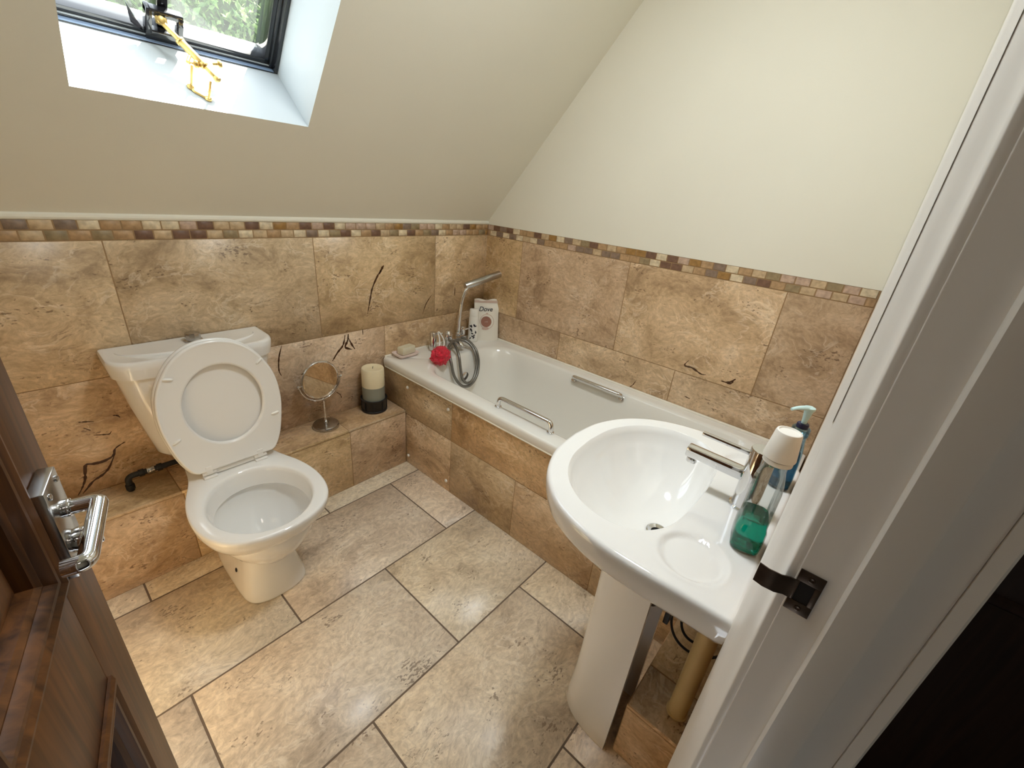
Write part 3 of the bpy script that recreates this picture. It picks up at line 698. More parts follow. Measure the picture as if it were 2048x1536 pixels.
for pts in ([(-.640, -.735, BH-.008), (-.638, -.735, BH+.042), (-.638, -1.003, BH+.042), (-.640, -1.003, BH-.008)], [(-.068, -.745, BH-.03), (-.100, -.745, BH-.004), (-.100, -1.012, BH-.004), (-.068, -1.012, BH-.03)]):
    bm = BM(); tube(bm, rounded_path(pts, .028, 8), .0095, 16)
    for p in (pts[0], pts[-1]):
        if p[0] < -.3: lathe(bm, [(.014, 0), (.014, .004), (.010, .006)], (p[0], p[1], BH), Z, 20)
        else: lathe(bm, [(.014, 0), (.014, .004), (.010, .006)], (-.078, p[1], BH-.028), V3((-1, 0, .7)), 20)
    g = finish(bm, 'grab_handle', 'chrome', bath); g['label'] = 'chrome grab handle'
bm = BM(); lathe(bm, [(.030, 0), (.030, .004), (.024, .007), (.004, .008)], (-.35, -.2365, .415), V3((0, -1, .12)), 28)
finish(bm, 'overflow_cover', 'chrome', bath)

# ------------------------------------------------------------------ bath mixer tap + handset + hose
mx = thing('bath_mixer_tap', (-.32, -.075, BH), 'chrome bath mixer tap on the rim at the far end of the bath', 'tap')
TY = -.085
bm = BM()
for x in (-.345, -.262):
    lathe(bm, [(.024, 0), (.024, .004), (.018, .010), (.0165, .030), (.018, .045)], (x, TY, BH), Z, 28)
tube(bm, [(-.372, TY, BH+.045), (-.372, TY, BH+.045), (-.236, TY, BH+.045), (-.236, TY, BH+.045)], [.012, .019, .019, .012], 24)
lathe(bm, [(.020, -.002), (.022, .012), (.022, .030), (.016, .038), (.013, .046)], (-.345, TY, BH+.050), Z, 28)
tube(bm, catmull([(-.325, TY-.01, BH+.042), (-.325, TY-.045, BH+.045), (-.325, TY-.075, BH+.042), (-.325, TY-.095, BH+.026)], 6), .013, 20)
finish(bm, 'mixer_body', 'chrome', mx)
bm = BM(); lx = V3((-.440, -.074, BH)); lathe(bm, [(.023, .0002), (.023, .003), (.0185, .006), (.0185, .098), (.0165, .102), (.002, .1025)], lx, Z, 32)
tube(bm, [lx+V3((.016, -.006, .090)), lx+V3((.046, -.020, .093))], .0042, 10); finish(bm, 'tap_handle', 'chrome', mx)
bm = BM(); rx_ = V3((-.243, TY, BH+.060)); lathe(bm, [(.014, -.004), (.0165, .002), (.0165, .040), (.0145, .044), (.002, .0445)], rx_, Z, 28)
tube(bm, [rx_+V3((.015, 0, .022)), rx_+V3((.050, -.004, .024))], .0042, 10); finish(bm, 'tap_handle', 'chrome', mx)
bm = BM(); lathe(bm, [(.012, 0), (.0145, .006), (.0145, .018), (.012, .022)], (-.278, TY-.006, BH+.056), Z, 20)
finish(bm, 'cradle', 'chrome', mx)
hs = thing('shower_handset', (-.278, TY-.006, BH+.076), 'chrome hand shower with bar head standing in the bath tap cradle', 'shower handset')
hx = V3((-.278, TY-.006, BH+.0785))
bm = BM(); hp = catmull([hx, hx+V3((.004, -.002, .09)), hx+V3((.014, -.004, .17)), hx+V3((.034, -.009, .225)), hx+V3((.060, -.014, .252))], 8)
tube(bm, hp, [.0092+.002*(i/(len(hp)-1)) for i in range(len(hp))], 14); finish(bm, 'handle', 'chrome', hs)
bm = BM(); a = V3((-.243, -.092, .866)); b = V3((-.040, -.150, .926)); d = b-a
cyl(bm, a, b, .0195, 28, .002); finish(bm, 'spray_head', 'satin', hs)
bm = BM(); cyl(bm, b-d.normalized()*.0005, b+d.normalized()*.0025, .0175, 28, .0005); finish(bm, 'end_cap', 'chrome', hs)
bm = BM(); hz = hx+V3((0, 0, -.005))
hpts = [(-.270, -.112, .592), (-.265, -.150, .586), (-.262, -.190, .570), (-.262, -.226, .540), (-.266, -.250, .480), (-.298, -.270, .420), (-.355, -.280, .386), (-.412, -.276, .400), (-.448, -.258, .455), (-.455, -.240, .520), (-.440, -.205, .566), (-.405, -.165, .588), (-.350, -.150, .600), (-.300, -.160, .594), (-.280, -.195, .574), (-.281, -.232, .540), (-.288, -.256, .475), (-.322, -.274, .418), (-.368, -.279, .402), (-.400, -.270, .432), (-.402, -.252, .490), (-.398, -.234, .545), (-.380, -.190, .578), (-.362, -.140, .588), (-.356, -.108, .590)]
tube(bm, catmull(hpts, 8), .0076, 10)
tag(finish(bm, 'shower_hose', 'hose', loc=(-.33, -.2, BH)), 'grey ribbed shower hose looped down into the bath', 'hose')
# bath puff hung on the left tap handle
pf = thing('bath_puff', (-.518, -.230, .54), 'red net bath puff hanging by a white loop from the bath tap', 'bath puff')
bm = BM(); pc = V3((-.518, -.230, .576)); bmesh.ops.create_icosphere(bm, subdivisions=5, radius=1)
for v in bm.verts:
    d = v.co.normalized(); n1 = noise.noise(d*2.6); n2 = abs(noise.noise(d*4.4+V3((3, 1, 7)))); n3 = noise.noise(d*15)
    v.co = pc+V3((d.x*.051, d.y*.038, d.z*.046))*(.95+.20*n1+.28*n2+.05*n3)
finish(bm, 'net_ball', 'red', pf, sharp=80)
bm = BM(); tube(bm, catmull([pc+V3((-.014, .0, .035)), (-.472, -.165, .630), (-.428, -.100, .640), (-.418, -.0865, .6385), (-.410, -.090, .6385), (-.440, -.160, .622), pc+V3((.016, 0, .035))], 8), .0034, 8)
finish(bm, 'hanging_loop', 'whitecord', pf)

# soap dish and soap
sd = tag(None or empty('soap_dish', (-.600, -.052, BH)), 'pale pink ceramic soap dish on the bath corner', 'soap dish')
R15 = Matrix.Rotation(radians(4), 3, 'Z')
def rot_rings(rings, c, ang):
    m = Matrix.Rotation(ang, 3, 'Z'); c = V3(c); return [[c+m @ (p-c) for p in r] for r in rings]
c = V3((-.600, -.054, BH))
rr = [rrect(c.x-a, c.x+a, c.y-b, c.y+b, r, BH+z, 5) for a, b, r, z in ((.048, .030, .012, .0015), (.052, .034, .014, .004), (.060, .043, .016, .016), (.060, .043, .016, .019), (.056, .039, .014, .019), (.050, .032, .012, .009), (.03, .02, .01, .008))]
bm = BM(); loft(bm, rot_rings(rr, c, 0)); finish(bm, 'dish', 'pink', sd)
bm = BM(); c2 = V3((-.590, -.048, BH+.0095))
rr = [rrect(c2.x-a, c2.x+a, c2.y-b, c2.y+b, r, c2.z+z, 5) for a, b, r, z in ((.038, .018, .004, 0), (.042, .022, .005, .003), (.043, .023, .006, .018), (.042, .022, .005, .034), (.039, .019, .004, .038))]
loft(bm, rot_rings(rr, c2, radians(8))); tag(finish(bm, 'soap_bar', 'soap', loc=c2), 'cream bar of soap lying in the pink soap dish', 'soap')

# white shampoo bottle with dark leaf print
sh = thing('shampoo_bottle', (-.158, -.086, BH), 'white plastic wash bottle with dark leaf print beside the refill pouch', 'bottle')
bc = V3((-.158, -.086, BH)); fdir = V3((-.72, -.69, 0)); sdir = V3((.69, -.72, 0)).normalized()
def oval(c, a, b, z, n=32): return [V3(c)+sdir*(a*cos(2*pi*i/n))+fdir.normalized()*(b*sin(2*pi*i/n))+Z*z for i in range(n)]
bm = BM(); loft(bm, [oval(bc, a, b, z) for a, b, z in ((.024, .014, .001), (.0275, .017, .004), (.0285, .018, .03), (.028, .018, .09), (.0265, .017, .140), (.0255, .0165, .150))]); finish(bm, 'body', 'plastic_w', sh)
bm = BM(); loft(bm, [oval(bc, a, b, z) for a, b, z in ((.0255, .0165, .1505), (.0262, .0172, .153), (.0258, .017, .182), (.0235, .015, .189), (.018, .011, .191))]); finish(bm, 'cap', 'plastic_w', sh)
bm = BM(); F = fdir.normalized(); r2 = random.Random(3)
for k in range(16):
    u = r2.uniform(-.015, .015); z = r2.uniform(.022, .105); b_ = .0186*sqrt(max(.05, 1-(u/.0285)**2))
    a_, e_, th = r2.uniform(.005, .009), r2.uniform(.0028, .0044), r2.uniform(0, 3.1)
    rr = [[bc+sdir*(u+k2*(a_*cos(t)*cos(th)-e_*sin(t)*sin(th)))+Z*(z+k2*(a_*cos(t)*sin(th)+e_*sin(t)*cos(th)))+F*(b_+o_) for t in [2*pi*i/12 for i in range(12)]] for k2, o_ in ((1, -.004), (1, .0002))]
    loft(bm, rr, False, True)
finish(bm, 'leaf_print', 'print_dark', sh)
# refill pouch leaning in the corner
pk = thing('refill_pouch', (-.085, -.112, BH), 'white refill pouch with brown round print standing in the bath corner', 'pouch')
pb = V3((-.074, -.108, BH+.001)); pu = V3((.80, -.60, 0)).normalized(); pn_ = V3((-.60, -.80, 0)).normalized(); pv = (Z*.985-pn_*.17).normalized()
pn2 = pu.cross(pv); pn2 = -pn2 if pn2.dot(pn_) < 0 else pn2
def pp(u, v, w): return pb+pu*u+pv*v+pn2*w
def bulge(u, v):
    t = max(0, 1-(u/.074)**2); return .020*t**.6*max(0, 1-(v/.20))**.55
bm = BM(); NU, NV = 18, 26
for sgn in (1, -1):
    g = []
    for j in range(NV+1):
        v = .232*j/NV; hw = .073-.003*sin(pi*j/NV)
        g.append([bm.verts.new(pp(-hw+2*hw*i/NU, v-(.006*(1-(2*i/NU-1)**2) if j == 0 and sgn > 0 else 0)+(.004*sin(i*.55) if j == NV else 0), sgn*(bulge(-hw+2*hw*i/NU, v)+.0008)+(.007*sin((i/NU)*5.2)*(max(0, j-NV+6)/6)))) for i in range(NU+1)])
    for j in range(NV):
        for i in range(NU): bm.faces.new((g[j][i], g[j][i+1], g[j+1][i+1], g[j+1][i]))
bmesh.ops.remove_doubles(bm, verts=bm.verts[:], dist=.0002)
finish(bm, 'pouch_bag', 'pouch', pk, sharp=60)
def patch(name, u0, v0, ru, rv, mat, n=28, off=.0012, ring=None):
    bm = BM()
    def pt(t, k, o): u, v = u0+ru*k*cos(t), v0+rv*k*sin(t); return pp(u, v, bulge(u, v)+o)
    ts = [2*pi*i/n for i in range(n)]
    ks = (1, .75, .5, .25, .05) if not ring else (1, ring)
    loft(bm, [[pt(t, k, off) for t in ts] for k in ks], False, not ring); return finish(bm, name, mat, pk)
patch('round_print', -.002, .105, .031, .031, 'print_brown', off=.0022); patch('ring_print', .002, .106, .042, .043, 'print_tan', ring=.93, off=.0020); patch('flower_print', -.006, .066, .020, .009, 'print_tan', off=.0030)
def lettering(name, text, size, u, v, mat, parent, place, bold=0.):
    cu = bpy.data.curves.new(name, 'FONT'); cu.body = text; cu.size = size; cu.align_x = 'CENTER'; cu.align_y = 'CENTER'; cu.extrude = .0003; cu.offset = bold
    to = bpy.data.objects.new(name+'_tmp', cu); col.objects.link(to)
    dg = bpy.context.evaluated_depsgraph_get(); me = bpy.data.meshes.new_from_object(to.evaluated_get(dg))
    bpy.data.objects.remove(to); bm = BM(); bm.from_mesh(me); bpy.data.meshes.remove(me)
    for vv in bm.verts: vv.co = place(u+vv.co.x, v+vv.co.y, vv.co.z)
    return finish(bm, name, mat, parent, smooth=False)
lettering('lettering', 'Dove', .036, -.004, .176, 'print_dark', pk, lambda u, v, w: pp(u+.25*(v-.176), v, bulge(u, v)+.0032+w), .0004)
bm = BM()
for k in range(18):
    u0, u1 = -.0715+.143*k/18, -.0715+.143*(k+1)/18
    q = [[bm.verts.new(pp(u, v, .0024+.004*sin((u+.073)/.146*5.2))) for u in (u0, u1)] for v in (.212, .226)]
    bm.faces.new((q[0][0], q[0][1], q[1][1], q[1][0]))
bmesh.ops.remove_doubles(bm, verts=bm.verts[:], dist=1e-5)
finish(bm, 'top_seal', 'print_tan', pk)
patch('bird_print', .002, .153, .007, .003, 'print_tan', off=.003)
lettering('small_lettering', 'refill', .011, -.002, .105, 'print_tan', pk, lambda u, v, w: pp(u, v, bulge(u, v)+.0042+w))

# ------------------------------------------------------------------ candle, holder, mirror on the ledge
cc = V3((-.803, -.074, LH))
bm = BM()
lathe(bm, [(.056, .001), (.061, .003), (.060, .009), (.056, .012), (.054, .012), (.010, .012)], cc, Z, 48)
lathe(bm, [(.0555, .010), (.0565, .012), (.0575, .055), (.0625, .063), (.0635, .067), (.060, .069), (.0545, .066), (.0535, .060), (.0535, .013)], cc, Z, 48, caps=(False, False))
for k in range(8):
    a = 2*pi*k/8+.2; q = cc+V3((cos(a)*.0585, sin(a)*.0585, .006)); tube(bm, [q, q+V3((0, 0, .055))], .0024, 8)
tag(finish(bm, 'candle_holder', 'blackiron', loc=cc), 'round black metal candle holder on the tiled ledge by the bath', 'candle holder')
cd = thing('pillar_candle', cc+V3((0, 0, .0125)), 'thick cream pillar candle with grey lower half in the black holder', 'candle')
c0 = cc+V3((0, 0, .0125)); cr_ = .0525
bm = BM(); lathe(bm, [(cr_-.002, 0), (cr_, .002), (cr_, .118)], c0, Z, 48); b = finish(bm, 'lower_wax', 'wax_grey', cd); b['label'] = 'grey green lower wax'
bm = BM(); lathe(bm, [(cr_-.0001, .1182), (cr_, .120), (cr_, .204), (cr_-.003, .209), (cr_-.007, .210), (cr_-.014, .206), (.014, .202), (.002, .203)], c0, Z, 48); b = finish(bm, 'upper_wax', 'wax', cd); b['label'] = 'cream upper wax'
bm = BM(); tube(bm, catmull([c0+V3((0, 0, .2025)), c0+V3((.001, .001, .208)), c0+V3((.004, .002, .213))], 4), .0013, 8); finish(bm, 'wick', 'dark', cd)

mr = thing('vanity_mirror', (-1.055, -.083, LH), 'round chrome vanity mirror on a stem standing on the tiled ledge', 'mirror')
mb = V3((-1.055, -.083, LH))
bm = BM(); lathe(bm, [(.054, .0), (.056, .002), (.056, .012), (.053, .016), (.040, .019), (.012, .022), (.010, .026)], mb, Z, 48); finish(bm, 'base', 'satin', mr)
bm = BM(); lathe(bm, [(.0085, .022), (.0085, .028), (.006, .030), (.0075, .036), (.0055, .040), (.0045, .050), (.0042, .090), (.0062, .094), (.0050, .100), (.0045, .122), (.006, .126), (.0045, .132), (.004, .150)], mb, Z, 20); finish(bm, 'stem', 'chrome', mr)
mc = V3((-1.062, -.083, .543)); mn = V3((.06, -1, .05)).normalized(); mx_, my_, _ = frame_of(mn); RM = .083
tilt = radians(-20)
up = (Z-mn*Z.dot(mn)).normalized(); rt = mn.cross(up); rt = -rt if rt.x < 0 else rt
def mpt(r, t, w): return mc+(rt*cos(t)+up*sin(t))*r+mn*w
bm = BM(); n_ = 56
loop_loft(bm, [[mpt(r, 2*pi*i/n_, w) for i in range(n_)] for r, w in ((RM-.006, .0075), (RM-.002, .009), (RM+.001, .006), (RM+.001, -.006), (RM-.002, -.009), (RM-.006, -.0075))]); finish(bm, 'rim', 'chrome', mr)
bm = BM(); lathe(bm, [(RM-.005, -.005), (RM-.005, .0065)], mc, mn, 56); finish(bm, 'glass_disc', 'mirror', mr)
bm = BM(); a0, a1 = radians(185), radians(355)
tube(bm, [mpt(RM+.010, a0+(a1-a0)*k/40, 0) for k in range(41)], .0035, 12)
tube(bm, [mpt(RM+.010, radians(270), 0), mb+V3((0, 0, .148))], .0045, 12); finish(bm, 'yoke', 'chrome', mr)
for t in (a0, a1):
    bm = BM(); lathe(bm, [(.002, -.014), (.003, -.002), (.0065, 0), (.0075, .004), (.0055, .008), (.001, .010)], mpt(RM+.010, t, 0), (rt*cos(t)+up*sin(t)), 18); finish(bm, 'pivot_knob', 'chrome', mr)

# ------------------------------------------------------------------ toilet
TX = -1.476
wc = thing('toilet', (TX, -.40, 0), 'white toilet with seat and lid raised against its cistern', 'toilet')
EGG = [(0, .66), (.12, .70), (.23, .78), (.355, .90), (.48, .975), (.605, 1.), (.73, .965), (.84, .86), (.925, .665), (.98, .37), (1, 0)]
FOOT = [(0, .93), (.12, .97), (.23, .99), (.355, 1.), (.48, 1.), (.605, 1.), (.73, .99), (.84, .95), (.93, .80), (.985, .45), (1, 0)]
def panring(z, yb, yf, hw, k, inset=0.):
    half = [((yb+(yf-yb)*(a[0]*(1-k)+b[0]*k)), hw*(a[1]*(1-k)+b[1]*k)) for a, b in zip(EGG, FOOT)]
    pts = [(-w, y, 0) for y, w in half] + [(w, y, 0) for y, w in half[-2::-1]]
    out = catmull(pts, 5); a, b = out[-1], out[0]; out += [a.lerp(b, k/8) for k in range(1, 8)]
    if inset:
        cy = (yb+yf)/2
        out = [V3((p.x*(1-inset/hw), cy+(p.y-cy)*(1-inset/abs(yf-yb)*2), 0)) for p in out]
    return [V3((TX+p.x, p.y, z)) for p in out]
bm = BM()
spec = [(.0, -.205, -.540, .102, 1), (.010, -.205, -.543, .104, 1), (.05, -.205, -.532, .096, 1), (.11, -.205, -.515, .084, 1), (.165, -.205, -.508, .080, .9), (.205, -.205, -.522, .090, .7), (.245, -.204, -.560, .115, .42), (.285, -.202, -.612, .146, .2), (.325, -.20, -.655, .170, .06), (.360, -.195, -.680, .183, 0), (.385, -.19, -.690, .1875, 0)]
sp3 = [catmull([V3(q[:3]) for q in spec], 4), catmull([V3((q[3], q[4], 0)) for q in spec], 4)]
outer = [panring(a.x, a.y, a.z, b.x, max(0, min(1, b.y))) for a, b in zip(*sp3)] + [panring(.394, -.19, -.691, .188, 0), panring(.399, -.191, -.688, .186, 0), panring(.4005, -.192, -.683, .182, 0)]
ctr = V3((TX-.001, -.495, 0)); topr = outer[-1]
def inner(rx, ry, z):
    out = []
    for p in topr:
        t = atan2((p.y-ctr.y)/1.15, p.x-ctr.x); out.append(V3((ctr.x+rx*cos(t), ctr.y+ry*sin(t), z)))
    return out
ins = [inner(a, b, z) for a, b, z in ((.155, .178, .4012), (.150, .173, .400), (.146, .168, .396), (.142, .164, .386), (.135, .156, .345), (.133, .154, .339), (.135, .156, .336), (.146, .167, .334), (.147, .168, .322), (.140, .160, .29), (.120, .138, .25), (.090, .104, .21), (.060, .07, .175), (.03, .035, .16))]
loft(bm, outer+ins, True, True)
pan = finish(bm, 'pan', 'porcelain', wc, sharp=50)
bm = BM(); lathe(bm, [(.062, 0), (.0625, .0005), (.001, .0006)], (TX, -.495, .181), Z, 40, sx=1., sy=1.08); finish(bm, 'water_surface', 'water', pan)
for sx in (-1, 1):
    bm = BM(); lathe(bm, [(.0075, 0), (.0075, .002), (.005, .003), (.001, .0015)], (TX+sx*.0905, -.405, .075), V3((sx, 0, .25)), 16); finish(bm, 'bolt_hole', 'dark', pan)
# cistern
CX_ = -1.476
def cring(hw, yf, z, r, yb=-.004): return [V3((CX_+(p.x), p.y - .020*(1-(p.x/hw)**2)*(1 if p.y < yf*.5 else 0), z)) for p in cist(hw, yf, r, yb)]
def cist(hw, yf, r, yb):
    out = [V3((hw, yb, 0))]+[V3((hw-r+r*cos(t), yf+r+r*sin(t), 0)) for t in [-pi/2*k/8 for k in range(9)]]
    out += [V3((-p.x, p.y, 0)) for p in out[::-1]]
    # add points on the front edge for the bow
    i = len(out)//2; a, b = out[i-1], out[i]
    return out[:i]+[a.lerp(b, k/12) for k in range(1, 12)]+out[i:]
bm = BM()
loft(bm, [cring(.140, -.105, .412, .05), cring(.155, -.118, .418, .05), cring(.166, -.126, .435, .05), cring(.178, -.134, .50, .05), cring(.200, -.148, .62, .05), cring(.2175, -.160, .738, .05)])
finish(bm, 'cistern', 'porcelain', wc, sharp=50)
bm = BM()
loft(bm, [cring(.2185, -.161, .733, .05), cring(.2245, -.166, .735, .055), cring(.2290, -.170, .765, .055), cring(.2295, -.171, .782, .055), cring(.2265, -.168, .789, .055), cring(.221, -.162, .791, .052), cring(.214, -.155, .7895, .048, -.010), cring(.10, -.10, .7885, .03, -.02)])
arc = [(CX_+.195*cos(t), -.055-.092*sin(t), .7885) for t in [pi*k/40 for k in range(41)]]
tube(bm, arc, [.0015+.006*sin(pi*k/40) for k in range(41)], 8)
lid = finish(bm, 'cistern_lid', 'porcelain', wc, sharp=45)
bm = BM(); lathe(bm, [(.028, 0), (.028, .004), (.0225, .006), (.0225, .024), (.021, .029), (.014, .031), (.001, .031)], (CX_+.012, -.052, .789), Z, 10); finish(bm, 'flush_button', 'satin', lid, sharp=20)
# block under the cistern joining it to the pan
bm = BM(); loft(bm, [rrect(TX-a, TX+a, -.215, -.182, .01, z) for a, z in ((.118, .398), (.12, .402), (.118, .425), (.110, .432))]); box(bm, (TX-.112, -.215, .400), (TX+.112, -.012, .418), .006)
finish(bm, 'pan_shelf', 'porcelain', wc)
# seat ring and lid, raised
HY, HZ = -.286, .424
sv = V3((0, .117, .993)).normalized(); sn = V3((0, -sv.z, sv.y))
SO = [(0, .112), (.012, .128), (.05, .147), (.10, .161), (.18, .174), (.26, .170), (.32, .149), (.375, .112), (.408, .070), (.421, .032), (.424, 0)]
def so(k, w, dv=0.):
    pts = [(-a*k, v, 0) for v, a in SO]+[(a*k, v, 0) for v, a in SO[-2::-1]]
    out = catmull(pts, 5); a, b = out[-1], out[0]; out += [a.lerp(b, k2/10) for k2 in range(1, 10)]
    return [V3((TX+.006+p.x, HY, HZ))+sv*((p.y-.2)*k+.2+dv)+sn*w for p in out]
sref = so(1, 0)
def sh_(ru, rv, w, vc=.213):
    out = []
    for p in sref:
        q = p-V3((TX+.010, HY, HZ)); u, v = q.x, q.dot(sv)-vc; t = atan2(v/1.1, u)
        out.append(V3((TX+.010, HY, HZ))+X*(ru*cos(t))+sv*(vc+rv*sin(t))+sn*w)
    return out
bm = BM(); loop_loft(bm, [so(1, .002), so(1, .010), so(.992, .014), so(.975, .0155), so(.96, .0145), so(.95, .0135), sh_(.121, .141, .0155), sh_(.116, .136, .0145), sh_(.1125, .132, .009), sh_(.1135, .133, .002)])
seat = finish(bm, 'seat_ring', 'seat', wc, sharp=60)
bm = BM(); loft(bm, [so(.96, -.022), so(1.0, -.019), so(1.02, -.012), so(1.02, -.003), so(1.005, .0008), so(.985, .0008), so(.97, -.004), so(.80, -.006), so(.4, -.006)]); finish(bm, 'seat_lid', 'seat', wc, sharp=50)
for u, v, an in ((-.118, .330, -15), (.133, .331, 40), (-.138, .132, 28), (.150, .135, 8)):
    p = V3((TX, HY, HZ))+X*u+sv*v+sn*.0155; dr = X*cos(radians(an))+sv*sin(radians(an))
    bm = BM(); tube(bm, [p-dr*.0135, p-dr*.011, p-dr*.008, p+dr*.008, p+dr*.011, p+dr*.0135], [.0005, .003, .0042, .0042, .003, .0005], 10); finish(bm, 'bumper', 'plastic_w', seat)
for sx in (-1, 1):
    bm = BM(); x = TX+sx*.078
    box(bm, (x-.020, HY-.020, .4005), (x+.020, HY+.022, .408), .003); cyl(bm, (x-.020, HY-.004, .417), (x+.020, HY-.004, .417), .0085, 20, .001)
    box(bm, (x-.010, HY-.014, .412), (x+.010, HY+.004, .444), .003); finish(bm, 'hinge', 'seat', wc)
bm = BM(); box(bm, (TX-.060, HY-.006, .404), (TX+.060, HY+.012, .422), .004); finish(bm, 'hinge_bar', 'seat', wc)
# inlet pipe at the left of the cistern
bm = BM(); tube(bm, rounded_path([(-1.735, -.070, LH+.0005), (-1.735, -.070, .365), (-1.60, -.070, .365)], .018), .0095, 14)
for p, q in (((-1.735, -.07, .316), (-1.735, -.07, .335)), ((-1.705, -.07, .365), (-1.690, -.07, .365)), ((-1.655, -.07, .365), (-1.64, -.07, .365))): cyl(bm, p, q, .0125, 14, .001)
tube(bm, rounded_path([(-1.60, -.07, .365), (-1.575, -.07, .365), (-1.575, -.07, .4115)], .01), .0095, 14)
pi_ = thing('water_pipe', (-1.735, -.07, LH), 'thin black water pipe with elbow under the toilet cistern', 'pipe'); 
finish(bm, 'pipe', 'rubber', pi_)
bm = BM()
for p, q in (((-1.683, -.07, .365), (-1.662, -.07, .365)),): cyl(bm, p, q, .0118, 14, .001)
lathe(bm, [(.005, 0), (.005, .012), (.003, .013)], (-1.672, -.07, .365), -Y, 12); finish(bm, 'valve', 'satin', pi_)

# ------------------------------------------------------------------ wash basin
BX = -1.012; BZ = .83
ba = thing('wash_basin', (BX, LY, .62), 'white D-shaped wash basin fixed beside the doorway in front of the bath', 'wash basin')
OUT = [(0, -1.305), (.09, -1.315), (.17, -1.350), (.226, -1.402), (.260, -1.465), (.276, -1.535), (.278, -1.61), (.273, -1.69), (.270, LY+.002)]
INN = [(0, -1.350), (.085, -1.359), (.155, -1.392), (.200, -1.445), (.216, -1.505), (.203, -1.562), (.152, -1.603), (.075, -1.617), (0, -1.620)]
def closed_poly(half, back):
    P = catmull([(x, y, 0) for x, y in half], 10)
    P = [V3((-p.x, p.y, 0)) for p in P[::-1]][:-1]+P
    return P
PO, PI_ = closed_poly(OUT, True), closed_poly(INN, False)
cb = V3((0, -1.555, 0))
def radial(poly, n):
    res = []
    m = len(poly)
    for i in range(n):
        t = 2*pi*i/n; dx, dy = cos(t), sin(t); best = None
        for k in range(m):
            a, b = poly[k]-cb, poly[(k+1) % m]-cb
            ex, ey = b.x-a.x, b.y-a.y; den = dx*ey-dy*ex
            if abs(den) < 1e-12: continue
            r = (a.x*ey-a.y*ex)/den; s = (a.x*dy-a.y*dx)/den
            if -1e-6 <= s <= 1+1e-6 and r > 0 and (best is None or r > best): best = r
        res.append(best)
    return res
NS = 200
RO, RI = radial(PO, NS), radial(PI_, NS)
def sstep(x): x = min(1, max(0, x)); return x*x*(3-2*x)
def deck_z(x, y):
    z = BZ
    for sx in (-1, 1):
        r = hypot(x-sx*.186, (y+1.664))/.056
        z -= .006*sstep((1.0-r)/.16)*(.75+.25*min(1, r))
        z += .0012*math.exp(-((r-1.06)/.07)**2)
    return z
bm = BM(); rings = []
r0 = .020
for j in range(27):     # bowl
    f = j/26
    ring = []
    for i in range(NS):
        t = 2*pi*i/NS; r = r0+(RI[i]-r0)*f
        z = BZ-.142*(1-f**2.3)**.86-.004*(1-f)
        if f > .9: z = BZ-.142*(1-.9**2.3)**.86*(1-sstep((f-.9)/.1))**.8-.0004
        x, y = r*cos(t), cb.y+r*sin(t); ring.append(V3((BX+x, y, min(z, deck_z(x, y)))))
    rings.append(ring)
for j in range(1, 41):  # deck
    f = j/40; ring = []
    for i in range(NS):
        t = 2*pi*i/NS; r = RI[i]+(RO[i]-.008-RI[i])*f; x, y = r*cos(t), cb.y+r*sin(t)
        # the back of the bowl rolls over softly onto the tap deck
        ring.append(V3((BX+x, y, deck_z(x, y))))
    rings.append(ring)
pc_ = V3((-1.002-BX, -1.545, 0))
for dr, z, k in ((-.003, BZ-.0015, 0), (0, BZ-.006, 0), (.001, BZ-.014, 0), (0, BZ-.030, 0), (-.004, BZ-.050, .0), (-.010, BZ-.066, .03), (-.012, BZ-.085, .14), (-.012, BZ-.110, .34), (-.012, BZ-.145, .62), (-.01, BZ-.175, .84), (0, .630, 1.)):
    ring = []
    for i in range(NS):
        t = 2*pi*i/NS; r = RO[i]+dr; x, y = r*cos(t), cb.y+r*sin(t); y = max(y, LY+.002)
        qx, qy = pc_.x+.088*cos(t), pc_.y+.085*sin(t)
        ring.append(V3((BX+x*(1-k)+qx*k, y*(1-k)+qy*k, z)))
    rings.append(ring)
loft(bm, rings, False, True)
bowl = finish(bm, 'bowl', 'porcelain', ba, sharp=70)
bm = BM(); loop_loft(bm, [[V3((BX+r*cos(t), cb.y+r*sin(t), BZ-.146+h)) for t in [2*pi*i/40 for i in range(40)]] for r, h in ((.0245, .001), (.0245, .0035), (.0215, .0045), (.0135, .0015), (.0125, -.012), (.020, -.012))])
finish(bm, 'waste_ring', 'chrome', ba)
bm = BM(); lathe(bm, [(.0128, 0), (.0128, .0008), (.001, .0009)], (BX, cb.y, BZ-.157), Z, 24); finish(bm, 'plug_hole', 'dark', ba)
# basin mixer tap
tp = thing('basin_mixer_tap', (-.985, -1.692, BZ), 'chrome single-lever mixer tap on the wash basin', 'tap')
tb = V3((-.988, -1.690, BZ-.0005))
bm = BM(); lathe(bm, [(.0275, 0), (.0275, .003), (.0235, .006), (.0232, .128), (.022, .131), (.002, .1315)], tb, Z, 40); finish(bm, 'tap_body', 'chrome', tp)
bm = BM(); dirS = V3((-.02, 1, .03)).normalized(); s0 = tb+V3((0, .012, .066))
obox(bm, s0, dirS.cross(Z).normalized(), dirS, dirS.cross(Z).normalized().cross(dirS), (-.0125, 0, -.010), (.0125, .118, .013), .004)
cyl(bm, s0+dirS*.104+V3((0, 0, -.012)), s0+dirS*.104+V3((0, 0, -.022)), .0105, 20, .001); finish(bm, 'spout', 'chrome', tp)
bm = BM(); l0 = tb+V3((0, .016, .114)); obox(bm, l0, dirS.cross(Z).normalized(), dirS, Z, (-.0045, 0, -.0035), (.0045, .095, .0045), .0015); finish(bm, 'lever', 'chrome', tp)
